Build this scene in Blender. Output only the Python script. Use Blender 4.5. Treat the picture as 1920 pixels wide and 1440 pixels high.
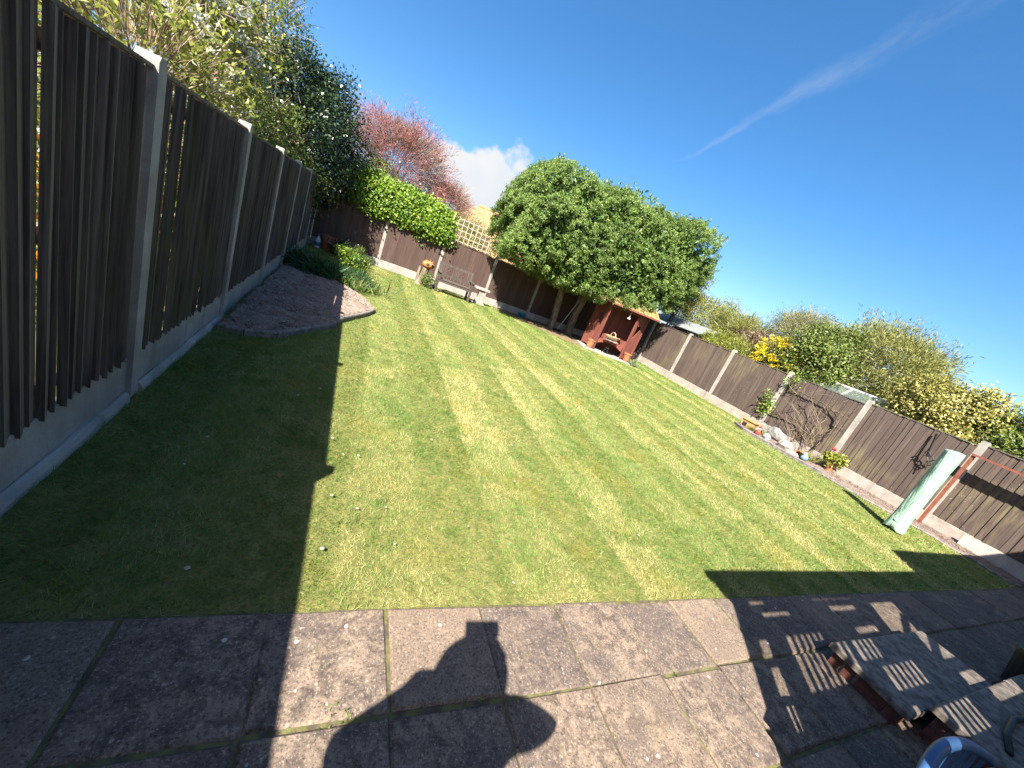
import bpy, bmesh, math, random
import numpy as np
from mathutils import Vector, Matrix

for o in list(bpy.data.objects):
    bpy.data.objects.remove(o)
scn = bpy.context.scene
COL = scn.collection

# ------------------------------------------------------------------ camera
CAM_POS = (0.0, 0.0, 1.657)
RV = Vector((0.8765191, -0.31856129, 0.36087807))
UV = Vector((-0.22103461, 0.39962968, 0.88962904))
FV = Vector((0.42761895, 0.85954338, -0.27986997))
cd = bpy.data.cameras.new('camera')
cd.sensor_fit = 'HORIZONTAL'
cd.sensor_width = 36.0
cd.lens = 13.268
cd.clip_start = 0.02
cd.clip_end = 2000
cam = bpy.data.objects.new('camera', cd)
COL.objects.link(cam)
M = Matrix.Identity(4)
for i in range(3):
    M[i][0] = RV[i]; M[i][1] = UV[i]; M[i][2] = -FV[i]; M[i][3] = CAM_POS[i]
cam.matrix_world = M
scn.camera = cam

# ------------------------------------------------------------------ light
SUN_DIR = Vector((0.615, 0.72, -1.0)).normalized()      # the way the light travels
to_sun = -SUN_DIR
world = bpy.data.worlds.new('World')
scn.world = world
world.use_nodes = True
EXPOSURE = 2.2
SKY_STR = 0.068
sd = bpy.data.lights.new('sun', 'SUN')
sd.energy = 4.3
sd.angle = math.radians(0.53)
sd.color = (1.0, 0.94, 0.84)
sun = bpy.data.objects.new('sun', sd)
COL.objects.link(sun)
sun.location = (-8, -9, 14)
sun.rotation_euler = SUN_DIR.to_track_quat('-Z', 'Y').to_euler()
vs = scn.view_settings
vs.view_transform = 'Standard'
vs.look = 'None'
vs.exposure = EXPOSURE
vs.gamma = 1.0
vs.use_curve_mapping = False


def build_world():
    nt = world.node_tree
    N = nt.nodes
    L = nt.links
    for n in list(N):
        N.remove(n)
    out = N.new('ShaderNodeOutputWorld')
    bg = N.new('ShaderNodeBackground')
    bg.inputs['Strength'].default_value = SKY_STR
    sky = N.new('ShaderNodeTexSky')
    sky.sky_type = 'NISHITA'
    sky.sun_disc = False
    sky.sun_elevation = math.asin(to_sun.z)
    sky.sun_rotation = math.atan2(to_sun.x, to_sun.y)
    sky.altitude = 2500
    sky.air_density = 1.0
    sky.dust_density = 10.0
    sky.ozone_density = 3.0
    tc = N.new('ShaderNodeTexCoord')

    def math_n(op, a, b=None, c=None):
        n = N.new('ShaderNodeMath')
        n.operation = op
        for k, v in enumerate((a, b, c)):
            if v is None:
                continue
            if isinstance(v, (int, float)):
                n.inputs[k].default_value = v
            else:
                L.new(v, n.inputs[k])
        return n.outputs[0]

    def dot(v):
        n = N.new('ShaderNodeVectorMath')
        n.operation = 'DOT_PRODUCT'
        L.new(tc.outputs['Generated'], n.inputs[0])
        n.inputs[1].default_value = v
        return n.outputs['Value']

    def noise(scale, detail, rough=0.55, vec=None):
        n = N.new('ShaderNodeTexNoise')
        n.inputs['Scale'].default_value = scale
        n.inputs['Detail'].default_value = detail
        n.inputs['Roughness'].default_value = rough
        L.new(vec or tc.outputs['Generated'], n.inputs['Vector'])
        return n.outputs['Fac']

    def smooth(v, lo, hi):
        n = N.new('ShaderNodeMapRange')
        n.interpolation_type = 'SMOOTHSTEP'
        L.new(v, n.inputs[0])
        n.inputs[1].default_value = lo
        n.inputs[2].default_value = hi
        return n.outputs[0]

    def ray(x, y):
        return (FV + (x - 960) / 707.64 * RV - (y - 720) / 707.64 * UV).normalized()

    # low cumulus beyond the far corner, and a smaller bank carrying on along the horizon
    total = None
    for (px, py, size) in ((905, 355, 0.125), (855, 330, 0.07), (945, 352, 0.06)):
        d = ray(px, py)
        ang = math_n('ARCCOSINE', math_n('MINIMUM', dot(d), 1.0))
        v = math_n('SUBTRACT', 1.0, math_n('DIVIDE', ang, size))
        total = v if total is None else math_n('MAXIMUM', total, v)
    nz = noise(9.0, 9.0, 0.5)
    cum = smooth(math_n('ADD', total, math_n('MULTIPLY', math_n('SUBTRACT', nz, 0.5), 1.9)), 0.22, 0.42)
    soft = smooth(noise(6.0, 3.0), 0.35, 0.7)
    # wisps of cirrus in a long streak
    a = ray(1290, 295)
    b = ray(1840, 0)
    nrm = a.cross(b).normalized()
    along = (b - a * a.dot(b)).normalized()
    wob = math_n('MULTIPLY', math_n('SUBTRACT', noise(5.0, 5.0), 0.5), 0.09)
    off = math_n('ABSOLUTE', math_n('ADD', dot(nrm), wob))
    t = math_n('ARCTAN2', dot(along), dot(a))
    width = math_n('MULTIPLY_ADD', t, 0.065, 0.006)
    mp = N.new('ShaderNodeMapping')
    mp.vector_type = 'TEXTURE'
    mp.inputs['Rotation'].default_value = along.to_track_quat('X', 'Z').to_euler()
    mp.inputs['Scale'].default_value = (5.0, 0.5, 0.5)
    L.new(tc.outputs['Generated'], mp.inputs['Vector'])
    streak = noise(4.5, 9.0, 0.66, mp.outputs['Vector'])
    band = math_n('SUBTRACT', 1.0, smooth(math_n('DIVIDE', off, width), 0.1, 1.0))
    cir = math_n('MULTIPLY', band, smooth(streak, 0.30, 0.66))
    cir = math_n('MULTIPLY', cir, smooth(t, -0.06, 0.12))
    thin = math_n('MULTIPLY', math_n('MULTIPLY', smooth(streak, 0.55, 0.9), smooth(t, -0.1, 0.5)), 0.10)
    cir = math_n('ADD', math_n('MULTIPLY', cir, 0.30), thin)
    # the blue itself, a little deeper than the model gives
    hs = N.new('ShaderNodeHueSaturation')
    hs.inputs['Saturation'].default_value = 1.3
    hs.inputs['Value'].default_value = 1.0
    L.new(sky.outputs[0], hs.inputs['Color'])
    W = 0.95 / (SKY_STR * 2 ** EXPOSURE)
    cc = N.new('ShaderNodeMixRGB')
    cc.inputs[1].default_value = (0.88 * W, 0.93 * W, 1.0 * W, 1)
    cc.inputs[2].default_value = (1.0 * W, 1.0 * W, 1.0 * W, 1)
    L.new(soft, cc.inputs[0])
    m1 = N.new('ShaderNodeMixRGB')
    L.new(cir, m1.inputs[0])
    gm = N.new('ShaderNodeGamma')
    gm.inputs[1].default_value = 0.87
    L.new(hs.outputs[0], gm.inputs[0])
    L.new(gm.outputs[0], m1.inputs[1])
    m1.inputs[2].default_value = (0.75 * W, 0.82 * W, 0.95 * W, 1)
    m2 = N.new('ShaderNodeMixRGB')
    L.new(cum, m2.inputs[0])
    L.new(m1.outputs[0], m2.inputs[1])
    L.new(cc.outputs[0], m2.inputs[2])
    L.new(m2.outputs[0], bg.inputs['Color'])
    L.new(bg.outputs[0], out.inputs['Surface'])


build_world()

# ------------------------------------------------------------------ helpers
R = random.Random(7)
rng = np.random.default_rng(11)


def tag(o, label=None, cat=None, group=None, kind=None):
    if label:
        o['label'] = label
    if cat:
        o['category'] = cat
    if group:
        o['group'] = group
    if kind:
        o['kind'] = kind
    return o


def empty(name, loc=(0, 0, 0), rz=0.0, label=None, cat=None, group=None):
    o = bpy.data.objects.new(name, None)
    o.empty_display_size = 0.1
    COL.objects.link(o)
    o.location = loc
    o.rotation_euler = (0, 0, rz)
    return tag(o, label, cat, group)


def link_mesh(name, me, mat, parent=None):
    o = bpy.data.objects.new(name, me)
    COL.objects.link(o)
    if mat is not None and len(me.materials) == 0:
        me.materials.append(mat)
    if parent is not None:
        o.parent = parent
    return o


class MB:
    """collects shapes, then links them as one mesh object"""

    def __init__(self):
        self.v = []
        self.f = []

    def add(self, vs, fs):
        k = len(self.v)
        self.v += [tuple(p) for p in vs]
        self.f += [tuple(i + k for i in f) for f in fs]
        return self

    def box(self, x0, x1, y0, y1, z0, z1, mat=None):
        vs = [(x0, y0, z0), (x1, y0, z0), (x1, y1, z0), (x0, y1, z0), (x0, y0, z1), (x1, y0, z1), (x1, y1, z1), (x0, y1, z1)]
        if mat is not None:
            vs = [tuple(mat @ Vector(p)) for p in vs]
        return self.add(vs, [(3, 2, 1, 0), (4, 5, 6, 7), (0, 1, 5, 4), (1, 2, 6, 5), (2, 3, 7, 6), (3, 0, 4, 7)])

    def slab(self, x0, x1, y0, y1, z0, z1, c=0.008, jit=0.0, rnd=None):
        """box with a chamfered top edge"""
        def j():
            return (rnd.uniform(-jit, jit) if rnd else 0)
        b = [(x0 + j(), y0 + j()), (x1 + j(), y0 + j()), (x1 + j(), y1 + j()), (x0 + j(), y1 + j())]
        cx, cy = (x0 + x1) / 2, (y0 + y1) / 2
        t = [(p[0] + math.copysign(c, cx - p[0]), p[1] + math.copysign(c, cy - p[1])) for p in b]
        vs = [(p[0], p[1], z0) for p in b] + [(p[0], p[1], z1 - c) for p in b] + [(p[0], p[1], z1 + j() * 0.5) for p in t]
        fs = [(3, 2, 1, 0), (8, 9, 10, 11)]
        for a in (0, 4):
            for i in range(4):
                n = (i + 1) % 4
                fs.append((a + i, a + n, a + 4 + n, a + 4 + i))
        return self.add(vs, fs)

    def beam(self, a, b, w, h, up=(0, 0, 1)):
        a = Vector(a); b = Vector(b)
        d = (b - a)
        ln = d.length
        d.normalize()
        u = Vector(up)
        s = d.cross(u)
        if s.length < 1e-4:
            s = d.cross(Vector((0, 1, 0)))
        s.normalize()
        u = s.cross(d)
        vs = []
        for p in (a, b):
            for (i, k) in ((-1, -1), (1, -1), (1, 1), (-1, 1)):
                vs.append(tuple(p + s * (i * w / 2) + u * (k * h / 2)))
        return self.add(vs, [(3, 2, 1, 0), (4, 5, 6, 7), (0, 1, 5, 4), (1, 2, 6, 5), (2, 3, 7, 6), (3, 0, 4, 7)])

    def tube(self, pts, rad, seg=8, cap=True, wob=0.0, rnd=None):
        pts = [Vector(p) for p in pts]
        if isinstance(rad, (int, float)):
            rad = [rad] * len(pts)
        k = len(self.v)
        n = len(pts)
        prev = None
        for i, p in enumerate(pts):
            d = (pts[min(i + 1, n - 1)] - pts[max(i - 1, 0)]).normalized()
            if prev is None:
                s = d.cross(Vector((0, 0, 1)))
                if s.length < 0.05:
                    s = d.cross(Vector((0, 1, 0)))
            else:
                s = prev - d * prev.dot(d)
            s.normalize()
            prev = s
            t = d.cross(s)
            for j in range(seg):
                a = 2 * math.pi * j / seg
                r = rad[i] * (1 + (rnd.uniform(-wob, wob) if rnd else 0))
                self.v.append(tuple(p + (s * math.cos(a) + t * math.sin(a)) * r))
        for i in range(n - 1):
            for j in range(seg):
                m = (j + 1) % seg
                self.f.append((k + i * seg + j, k + i * seg + m, k + (i + 1) * seg + m, k + (i + 1) * seg + j))
        if cap:
            self.f.append(tuple(k + j for j in reversed(range(seg))))
            self.f.append(tuple(k + (n - 1) * seg + j for j in range(seg)))
        return self

    def lathe(self, prof, seg=20, c=(0, 0, 0), wob=0.0, rnd=None, sx=1.0, sy=1.0):
        k = len(self.v)
        for (r, z) in prof:
            for j in range(seg):
                a = 2 * math.pi * j / seg
                q = r * (1 + (rnd.uniform(-wob, wob) if rnd else 0))
                self.v.append((c[0] + q * sx * math.cos(a), c[1] + q * sy * math.sin(a), c[2] + z))
        for i in range(len(prof) - 1):
            for j in range(seg):
                m = (j + 1) % seg
                self.f.append((k + i * seg + j, k + i * seg + m, k + (i + 1) * seg + m, k + (i + 1) * seg + j))
        self.f.append(tuple(k + j for j in reversed(range(seg))))
        self.f.append(tuple(k + (len(prof) - 1) * seg + j for j in range(seg)))
        return self

    def prism(self, poly, t0, t1, frame=None):
        """poly in local (x,z) extruded along local y from t0 to t1"""
        k = len(poly)
        vs = [(p[0], t0, p[1]) for p in poly] + [(p[0], t1, p[1]) for p in poly]
        if frame is not None:
            vs = [tuple(frame @ Vector(p)) for p in vs]
        fs = [tuple(range(k)), tuple(reversed(range(k, 2 * k)))]
        for i in range(k):
            n = (i + 1) % k
            fs.append((n, i, k + i, k + n))
        return self.add(vs, fs)

    def mesh(self, name, smooth=False):
        me = bpy.data.meshes.new(name)
        me.from_pydata(self.v, [], self.f)
        if smooth:
            me.polygons.foreach_set('use_smooth', [True] * len(me.polygons))
        me.update()
        return me

    def build(self, name, mat, parent=None, smooth=False, fix=True):
        me = self.mesh(name, smooth)
        if fix:
            bm = bmesh.new()
            bm.from_mesh(me)
            bmesh.ops.recalc_face_normals(bm, faces=bm.faces)
            bm.to_mesh(me)
            bm.free()
        return link_mesh(name, me, mat, parent)


# ---- value noise in numpy
def vnoise(x, y, seed=0):
    xi = np.floor(x).astype(np.int64)
    yi = np.floor(y).astype(np.int64)
    xf = x - xi
    yf = y - yi

    def h(a, b):
        n = (a * 374761393 + b * 668265263 + seed * 1274126177) & 0xFFFFFFFF
        n = ((n ^ (n >> 13)) * 1103515245) & 0xFFFFFFFF
        return ((n ^ (n >> 16)) & 0xFFFF) / 65535.0
    u = xf * xf * (3 - 2 * xf)
    v = yf * yf * (3 - 2 * yf)
    return (h(xi, yi) * (1 - u) + h(xi + 1, yi) * u) * (1 - v) + (h(xi, yi + 1) * (1 - u) + h(xi + 1, yi + 1) * u) * v


def fbm(x, y, seed=0, o=3):
    s = 0
    a = 0.5
    t = 0
    for k in range(o):
        s = s + a * vnoise(x * 2 ** k, y * 2 ** k, seed + k * 17)
        t += a
        a *= 0.5
    return s / t


def inpoly(x, y, poly):
    c = np.zeros(len(x), bool)
    n = len(poly)
    for i in range(n):
        x1, y1 = poly[i]
        x2, y2 = poly[(i + 1) % n]
        cond = ((y1 > y) != (y2 > y)) & (x < (x2 - x1) * (y - y1) / (y2 - y1 + 1e-12) + x1)
        c ^= cond
    return c


def unit(a):
    return a / (np.linalg.norm(a, axis=1, keepdims=True) + 1e-9)


def leaf_mesh(name, pts, direc, nrm, Ls, Ws, mat, parent=None, rnd=None, fold=0.15, extra=None):
    """one rhombic leaf for each point: long axis direc, facing nrm"""
    n = len(pts)
    d = unit(direc)
    s = np.cross(d, nrm)
    s = unit(s)
    up = np.cross(s, d)
    Ls = np.broadcast_to(np.asarray(Ls, float), (n,))[:, None]
    Ws = np.broadcast_to(np.asarray(Ws, float), (n,))[:, None]
    co = np.empty((n, 4, 3), np.float32)
    co[:, 0] = pts
    mid = pts + d * Ls * 0.5
    co[:, 1] = mid + s * Ws * 0.5 + up * Ls * fold * 0.5
    co[:, 2] = pts + d * Ls - up * Ls * fold
    co[:, 3] = mid - s * Ws * 0.5 + up * Ls * fold * 0.5
    me = bpy.data.meshes.new(name)
    me.vertices.add(n * 4)
    me.vertices.foreach_set('co', co.ravel())
    me.loops.add(n * 4)
    me.loops.foreach_set('vertex_index', np.arange(n * 4, dtype=np.int32))
    me.polygons.add(n)
    me.polygons.foreach_set('loop_start', np.arange(0, n * 4, 4, dtype=np.int32))
    if rnd is None:
        rnd = rng.random(n)
    at = me.attributes.new('rnd', 'FLOAT', 'POINT')
    at.data.foreach_set('value', np.repeat(rnd, 4).astype(np.float32))
    me.update(calc_edges=True)
    return link_mesh(name, me, mat, parent)


def rand_dirs(n, up=0.0):
    v = rng.normal(size=(n, 3))
    v = unit(v)
    v[:, 2] += up
    return unit(v)


def crown_points(c, r, clumps, per, cr, p=2.0, lump=0.18, shell=(0.72, 1.02), zmin=None, inner=0.15, seed=0):
    """points in leaf clumps on the skin of a lumpy superellipsoid; returns points, outward normals, clump shade number"""
    g = np.random.default_rng(seed)
    d = unit(g.normal(size=(clumps, 3)))
    k = (np.abs(d) ** p).sum(1) ** (-1.0 / p)
    lum = 1 + lump * (2 * fbm(d[:, 0] * 2.3 + 9 + d[:, 2] * 1.7, d[:, 1] * 2.3 + 5 - d[:, 2] * 1.1, seed, 3) - 1) * 1.6
    s = g.uniform(shell[0], shell[1], clumps)
    inn = g.random(clumps) < inner
    s[inn] = g.uniform(0.3, 0.75, inn.sum())
    pc = d * (k * lum * s)[:, None] * np.array(r)
    nn = unit(d / np.array(r))
    pts = np.repeat(pc, per, 0) + g.normal(size=(clumps * per, 3)) * cr * np.array([1, 1, 0.8])
    nr = np.repeat(nn, per, 0)
    cl = np.repeat(g.random(clumps), per)
    pts = pts + np.array(c)
    if zmin is not None:
        m = pts[:, 2] > zmin
        pts, nr, cl = pts[m], nr[m], cl[m]
    return pts, nr, cl


# ------------------------------------------------------------------ materials
MATS = {}
ALB = 0.76      # one factor on every base colour, so that they sit at real-world reflectances for this exposure


class NT:
    def __init__(self, name):
        self.m = bpy.data.materials.new(name)
        self.m.use_nodes = True
        self.N = self.m.node_tree.nodes
        self.L = self.m.node_tree.links
        self.b = self.N['Principled BSDF']
        self.geo = self.N.new('ShaderNodeNewGeometry')
        MATS[name] = self.m

    def pos(self, scale=(1, 1, 1)):
        mp = self.N.new('ShaderNodeMapping')
        mp.inputs['Scale'].default_value = scale
        self.L.new(self.geo.outputs['Position'], mp.inputs['Vector'])
        return mp.outputs[0]

    def noise(self, scale, detail=4, rough=0.55, vec=None, dist=0.0):
        n = self.N.new('ShaderNodeTexNoise')
        n.inputs['Scale'].default_value = scale
        n.inputs['Detail'].default_value = detail
        n.inputs['Roughness'].default_value = rough
        n.inputs['Distortion'].default_value = dist
        self.L.new(vec if vec is not None else self.geo.outputs['Position'], n.inputs['Vector'])
        return n.outputs['Fac']

    def voro(self, scale, vec=None, feature='F1'):
        n = self.N.new('ShaderNodeTexVoronoi')
        n.feature = feature
        n.inputs['Scale'].default_value = scale
        self.L.new(vec if vec is not None else self.geo.outputs['Position'], n.inputs['Vector'])
        return n.outputs['Distance']

    def ramp(self, v, lo, hi):
        n = self.N.new('ShaderNodeMapRange')
        n.interpolation_type = 'SMOOTHSTEP'
        self.L.new(v, n.inputs[0])
        n.inputs[1].default_value = lo
        n.inputs[2].default_value = hi
        return n.outputs[0]

    def mix(self, f, a, b, mode='MIX'):
        n = self.N.new('ShaderNodeMixRGB')
        n.blend_type = mode
        for k, v in enumerate((f, a, b)):
            if isinstance(v, (int, float)):
                n.inputs[k].default_value = v
            elif isinstance(v, tuple):
                n.inputs[k].default_value = (v[0] * ALB, v[1] * ALB, v[2] * ALB, 1)
            else:
                self.L.new(v, n.inputs[k])
        return n.outputs[0]

    def mul(self, a, b):
        n = self.N.new('ShaderNodeMath')
        n.operation = 'MULTIPLY'
        for k, v in enumerate((a, b)):
            if isinstance(v, (int, float)):
                n.inputs[k].default_value = v
            else:
                self.L.new(v, n.inputs[k])
        return n.outputs[0]

    def rand(self):
        n = self.N.new('ShaderNodeObjectInfo')
        return n.outputs['Random']

    def attr(self, name='rnd'):
        n = self.N.new('ShaderNodeAttribute')
        n.attribute_name = name
        return n.outputs['Fac']

    def bump(self, h, strength=0.5, dist=0.01):
        n = self.N.new('ShaderNodeBump')
        n.inputs['Strength'].default_value = strength
        n.inputs['Distance'].default_value = dist
        self.L.new(h, n.inputs['Height'])
        self.L.new(n.outputs[0], self.b.inputs['Normal'])

    def done(self, col, rough=0.8, spec=0.3, metal=0.0):
        if isinstance(col, tuple):
            self.b.inputs['Base Color'].default_value = (col[0] * ALB, col[1] * ALB, col[2] * ALB, 1)
        else:
            self.L.new(col, self.b.inputs['Base Color'])
        self.b.inputs['Roughness'].default_value = rough
        self.b.inputs['Specular IOR Level'].default_value = spec
        self.b.inputs['Metallic'].default_value = metal
        return self.m


def simple(name, c1, c2, scale=12.0, rough=0.75, spec=0.3, bump=0.3, bd=0.004, stretch=(1, 1, 1), lo=0.35, hi=0.65, metal=0.0):
    t = NT(name)
    n = t.noise(scale, 5, 0.6, t.pos(stretch))
    t.bump(n, bump, bd)
    return t.done(t.mix(t.ramp(n, lo, hi), c1, c2), rough, spec, metal)


def leaf_mat(name, cols, rough=0.45, spec=0.35, trans=0.35, dead=None):
    """cols: three colours, chosen leaf by leaf"""
    t = NT(name)
    r = t.attr()
    c = t.mix(t.ramp(r, 0.0, 0.5), cols[0], cols[1])
    c = t.mix(t.ramp(r, 0.5, 1.0), c, cols[2])
    n = t.noise(1.7, 3)
    c = t.mix(t.mul(t.ramp(n, 0.42, 0.7), 0.45), c, cols[0])
    t.done(c, rough, spec)
    tr = t.N.new('ShaderNodeBsdfTranslucent')
    t.L.new(c, tr.inputs['Color'])
    mx = t.N.new('ShaderNodeMixShader')
    mx.inputs[0].default_value = trans
    out = [n for n in t.N if n.type == 'OUTPUT_MATERIAL'][0]
    t.L.new(t.b.outputs[0], mx.inputs[1])
    t.L.new(tr.outputs[0], mx.inputs[2])
    t.L.new(mx.outputs[0], out.inputs['Surface'])
    return t.m


def wood_mat(name, c1, c2, lichen=None, lam=0.0, rough=0.8, vs=30.0, zs=1.6, pale=0.0, lo=0.52, hi=0.72):
    t = NT(name)
    grain = t.noise(1.0, 6, 0.65, t.pos((vs, vs, zs)))
    fine = t.noise(1.0, 4, 0.6, t.pos((vs * 5, vs * 5, zs * 3)))
    c = t.mix(t.ramp(grain, 0.3, 0.7), c1, c2)
    c = t.mix(t.mul(t.rand(), 0.45), c, (c1[0] * 0.6, c1[1] * 0.6, c1[2] * 0.6))
    if lichen:
        big = t.noise(0.75, 3, 0.5)
        st = t.noise(1.0, 5, 0.7, t.pos((vs * 0.8, vs * 0.8, 2.2)))
        f = t.mul(t.ramp(big, lo, hi), t.ramp(st, 0.4, 0.66))
        c = t.mix(t.mul(f, lam), c, lichen)
    if pale:
        sp = t.voro(1.0, t.pos((26, 26, 14)))
        f = t.mul(t.mul(t.ramp(sp, 0.17, 0.09), t.ramp(t.noise(2.1, 3), 0.5, 0.62)), pale)
        c = t.mix(f, c, (0.42, 0.38, 0.33))
    t.bump(fine, 0.35, 0.003)
    return t.done(c, rough, 0.25)


WOOD_DARK = wood_mat('weathered_dark_wood', (0.085, 0.068, 0.055), (0.30, 0.25, 0.20), (0.21, 0.21, 0.09), 0.75, vs=46.0, zs=1.2, lo=0.48, hi=0.66)
WOOD_BACK = wood_mat('stained_brown_wood', (0.090, 0.056, 0.046), (0.138, 0.089, 0.073), (0.2, 0.15, 0.07), 0.3, lo=0.62, hi=0.75)
WOOD_RIGHT = wood_mat('worn_brown_wood', (0.085, 0.059, 0.050), (0.15, 0.112, 0.095), (0.24, 0.205, 0.10), 0.6, pale=0.75, lo=0.48, hi=0.64)
WOOD_CAP = wood_mat('cap_wood', (0.10, 0.085, 0.075), (0.22, 0.19, 0.165))
WOOD_GREY = wood_mat('silvered_bench_wood', (0.08, 0.062, 0.052), (0.15, 0.12, 0.103))
WOOD_RED = wood_mat('red_stained_wood', (0.18, 0.055, 0.04), (0.255, 0.086, 0.062))
WOOD_TRELLIS = wood_mat('pale_trellis_wood', (0.46, 0.40, 0.31), (0.60, 0.54, 0.44))


def concrete_mat(name, c1, c2, dirt, green=0.25):
    t = NT(name)
    n = t.noise(4.0, 6, 0.6)
    f = t.noise(85.0, 3, 0.6)
    c = t.mix(t.ramp(n, 0.3, 0.7), c1, c2)
    st = t.noise(1.0, 5, 0.6, t.pos((9, 9, 1.1)))
    c = t.mix(t.mul(t.ramp(st, 0.5, 0.75), 0.6), c, dirt)
    c = t.mix(t.mul(t.ramp(f, 0.5, 0.75), 0.35), c, dirt)
    t.bump(f, 0.4, 0.004)
    return t.done(c, 0.9, 0.2)


CONC = concrete_mat('concrete', (0.33, 0.305, 0.27), (0.46, 0.43, 0.39), (0.2, 0.175, 0.15))
CONC_PINK = concrete_mat('gravel_board_concrete', (0.36, 0.31, 0.27), (0.47, 0.42, 0.37), (0.24, 0.195, 0.165))


def slab_mat():
    t = NT('riven_slab')
    big = t.noise(2.3, 5, 0.6)
    mid = t.noise(14.0, 6, 0.7, None, 0.6)
    fine = t.noise(95.0, 4, 0.75)
    c = t.mix(t.ramp(mid, 0.33, 0.66), (0.088, 0.067, 0.056), (0.285, 0.213, 0.158))
    c = t.mix(t.mul(t.ramp(big, 0.42, 0.62), 0.62), c, (0.10, 0.08, 0.075))
    rd = t.rand()
    c = t.mix(t.mul(t.ramp(rd, 0.5, 1.0), 0.5), c, (0.27, 0.195, 0.14))
    c = t.mix(t.mul(t.ramp(rd, 0.4, 0.0), 0.45), c, (0.11, 0.088, 0.08))
    c = t.mix(t.mul(t.ramp(fine, 0.55, 0.66), 0.75), c, (0.42, 0.33, 0.25))
    c = t.mix(t.mul(t.ramp(fine, 0.47, 0.36), 0.8), c, (0.05, 0.037, 0.033))
    crk = t.noise(3.5, 3, 0.5, None, 1.5)
    c = t.mix(t.mul(t.ramp(t.voro(42.0), 0.12, 0.06), t.mul(t.ramp(crk, 0.4, 0.6), 0.8)), c, (0.5, 0.43, 0.36))
    v = t.voro(23.0)
    blot = t.mul(t.ramp(v, 0.16, 0.10), t.ramp(t.noise(17.0, 2), 0.52, 0.60))
    c = t.mix(t.mul(blot, 0.75), c, (0.40, 0.345, 0.28))
    v2 = t.voro(9.5)
    spot = t.mul(t.ramp(v2, 0.10, 0.07), t.ramp(t.noise(7.3, 1), 0.47, 0.53))
    c = t.mix(t.mul(spot, 0.9), c, (0.6, 0.58, 0.54))
    moss = t.mul(t.ramp(t.noise(5.0, 6, 0.75), 0.57, 0.7), 0.3)
    c = t.mix(moss, c, (0.16, 0.135, 0.05))
    h = t.mix(0.25, mid, fine)
    t.bump(h, 0.7, 0.012)
    return t.done(c, 0.88, 0.25)


SLAB = slab_mat()
SLAB_PALE = simple('pale_step_slab', (0.12, 0.098, 0.084), (0.29, 0.24, 0.2), 22, bump=0.6, bd=0.008)
MOSS = simple('mossy_joint', (0.085, 0.065, 0.045), (0.15, 0.145, 0.045), 16, bump=0.8, bd=0.02)


def soil_mat(name, c1, c2, speck=0.5, dark=(0.05, 0.035, 0.03)):
    t = NT(name)
    n = t.noise(9.0, 8, 0.75)
    f = t.noise(60.0, 4, 0.7)
    c = t.mix(t.ramp(n, 0.35, 0.65), c1, c2)
    c = t.mix(t.mul(t.ramp(f, 0.5, 0.35), 0.7), c, dark)
    v = t.voro(34.0)
    c = t.mix(t.mul(t.mul(t.ramp(v, 0.2, 0.12), t.ramp(t.noise(21.0, 2), 0.5, 0.6)), speck), c, (0.5, 0.45, 0.4))
    t.bump(n, 0.9, 0.04)
    return t.done(c, 0.95, 0.15)


SOIL = soil_mat('dug_soil', (0.22, 0.165, 0.135), (0.36, 0.275, 0.225))
DRYSOIL = soil_mat('dry_bare_soil', (0.17, 0.125, 0.075), (0.30, 0.225, 0.135), 0.2)
GRAVEL = soil_mat('border_gravel', (0.17, 0.125, 0.105), (0.33, 0.26, 0.22), 0.7)
LAWNSOIL = soil_mat('lawn_thatch', (0.15, 0.17, 0.045), (0.29, 0.26, 0.09), 0.0, (0.09, 0.10, 0.03))
NEIGH = simple('neighbour_grass', (0.05, 0.07, 0.02), (0.11, 0.12, 0.04), 3, bump=0.6, bd=0.03)


def grass_mat():
    t = NT('grass_blades')
    r = t.attr('rnd')
    s = t.attr('dry')  # straw dryness together with the painted stripe sheen
    c = t.mix(t.ramp(r, 0.0, 1.0), (0.125, 0.225, 0.042), (0.26, 0.37, 0.10))
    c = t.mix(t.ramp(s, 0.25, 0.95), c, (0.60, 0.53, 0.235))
    n = t.noise(1.9, 4, 0.6)
    c = t.mix(t.mul(t.ramp(n, 0.5, 0.68), 0.5), c, (0.36, 0.30, 0.045))
    n2 = t.noise(3.3, 3, 0.5)
    c = t.mix(t.mul(t.ramp(n2, 0.55, 0.75), 0.35), c, (0.15, 0.29, 0.09))
    t.done(c, 0.55, 0.25)
    tr = t.N.new('ShaderNodeBsdfTranslucent')
    t.L.new(c, tr.inputs['Color'])
    mx = t.N.new('ShaderNodeMixShader')
    mx.inputs[0].default_value = 0.25
    out = [n for n in t.N if n.type == 'OUTPUT_MATERIAL'][0]
    t.L.new(t.b.outputs[0], mx.inputs[1])
    t.L.new(tr.outputs[0], mx.inputs[2])
    t.L.new(mx.outputs[0], out.inputs['Surface'])
    return t.m


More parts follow.
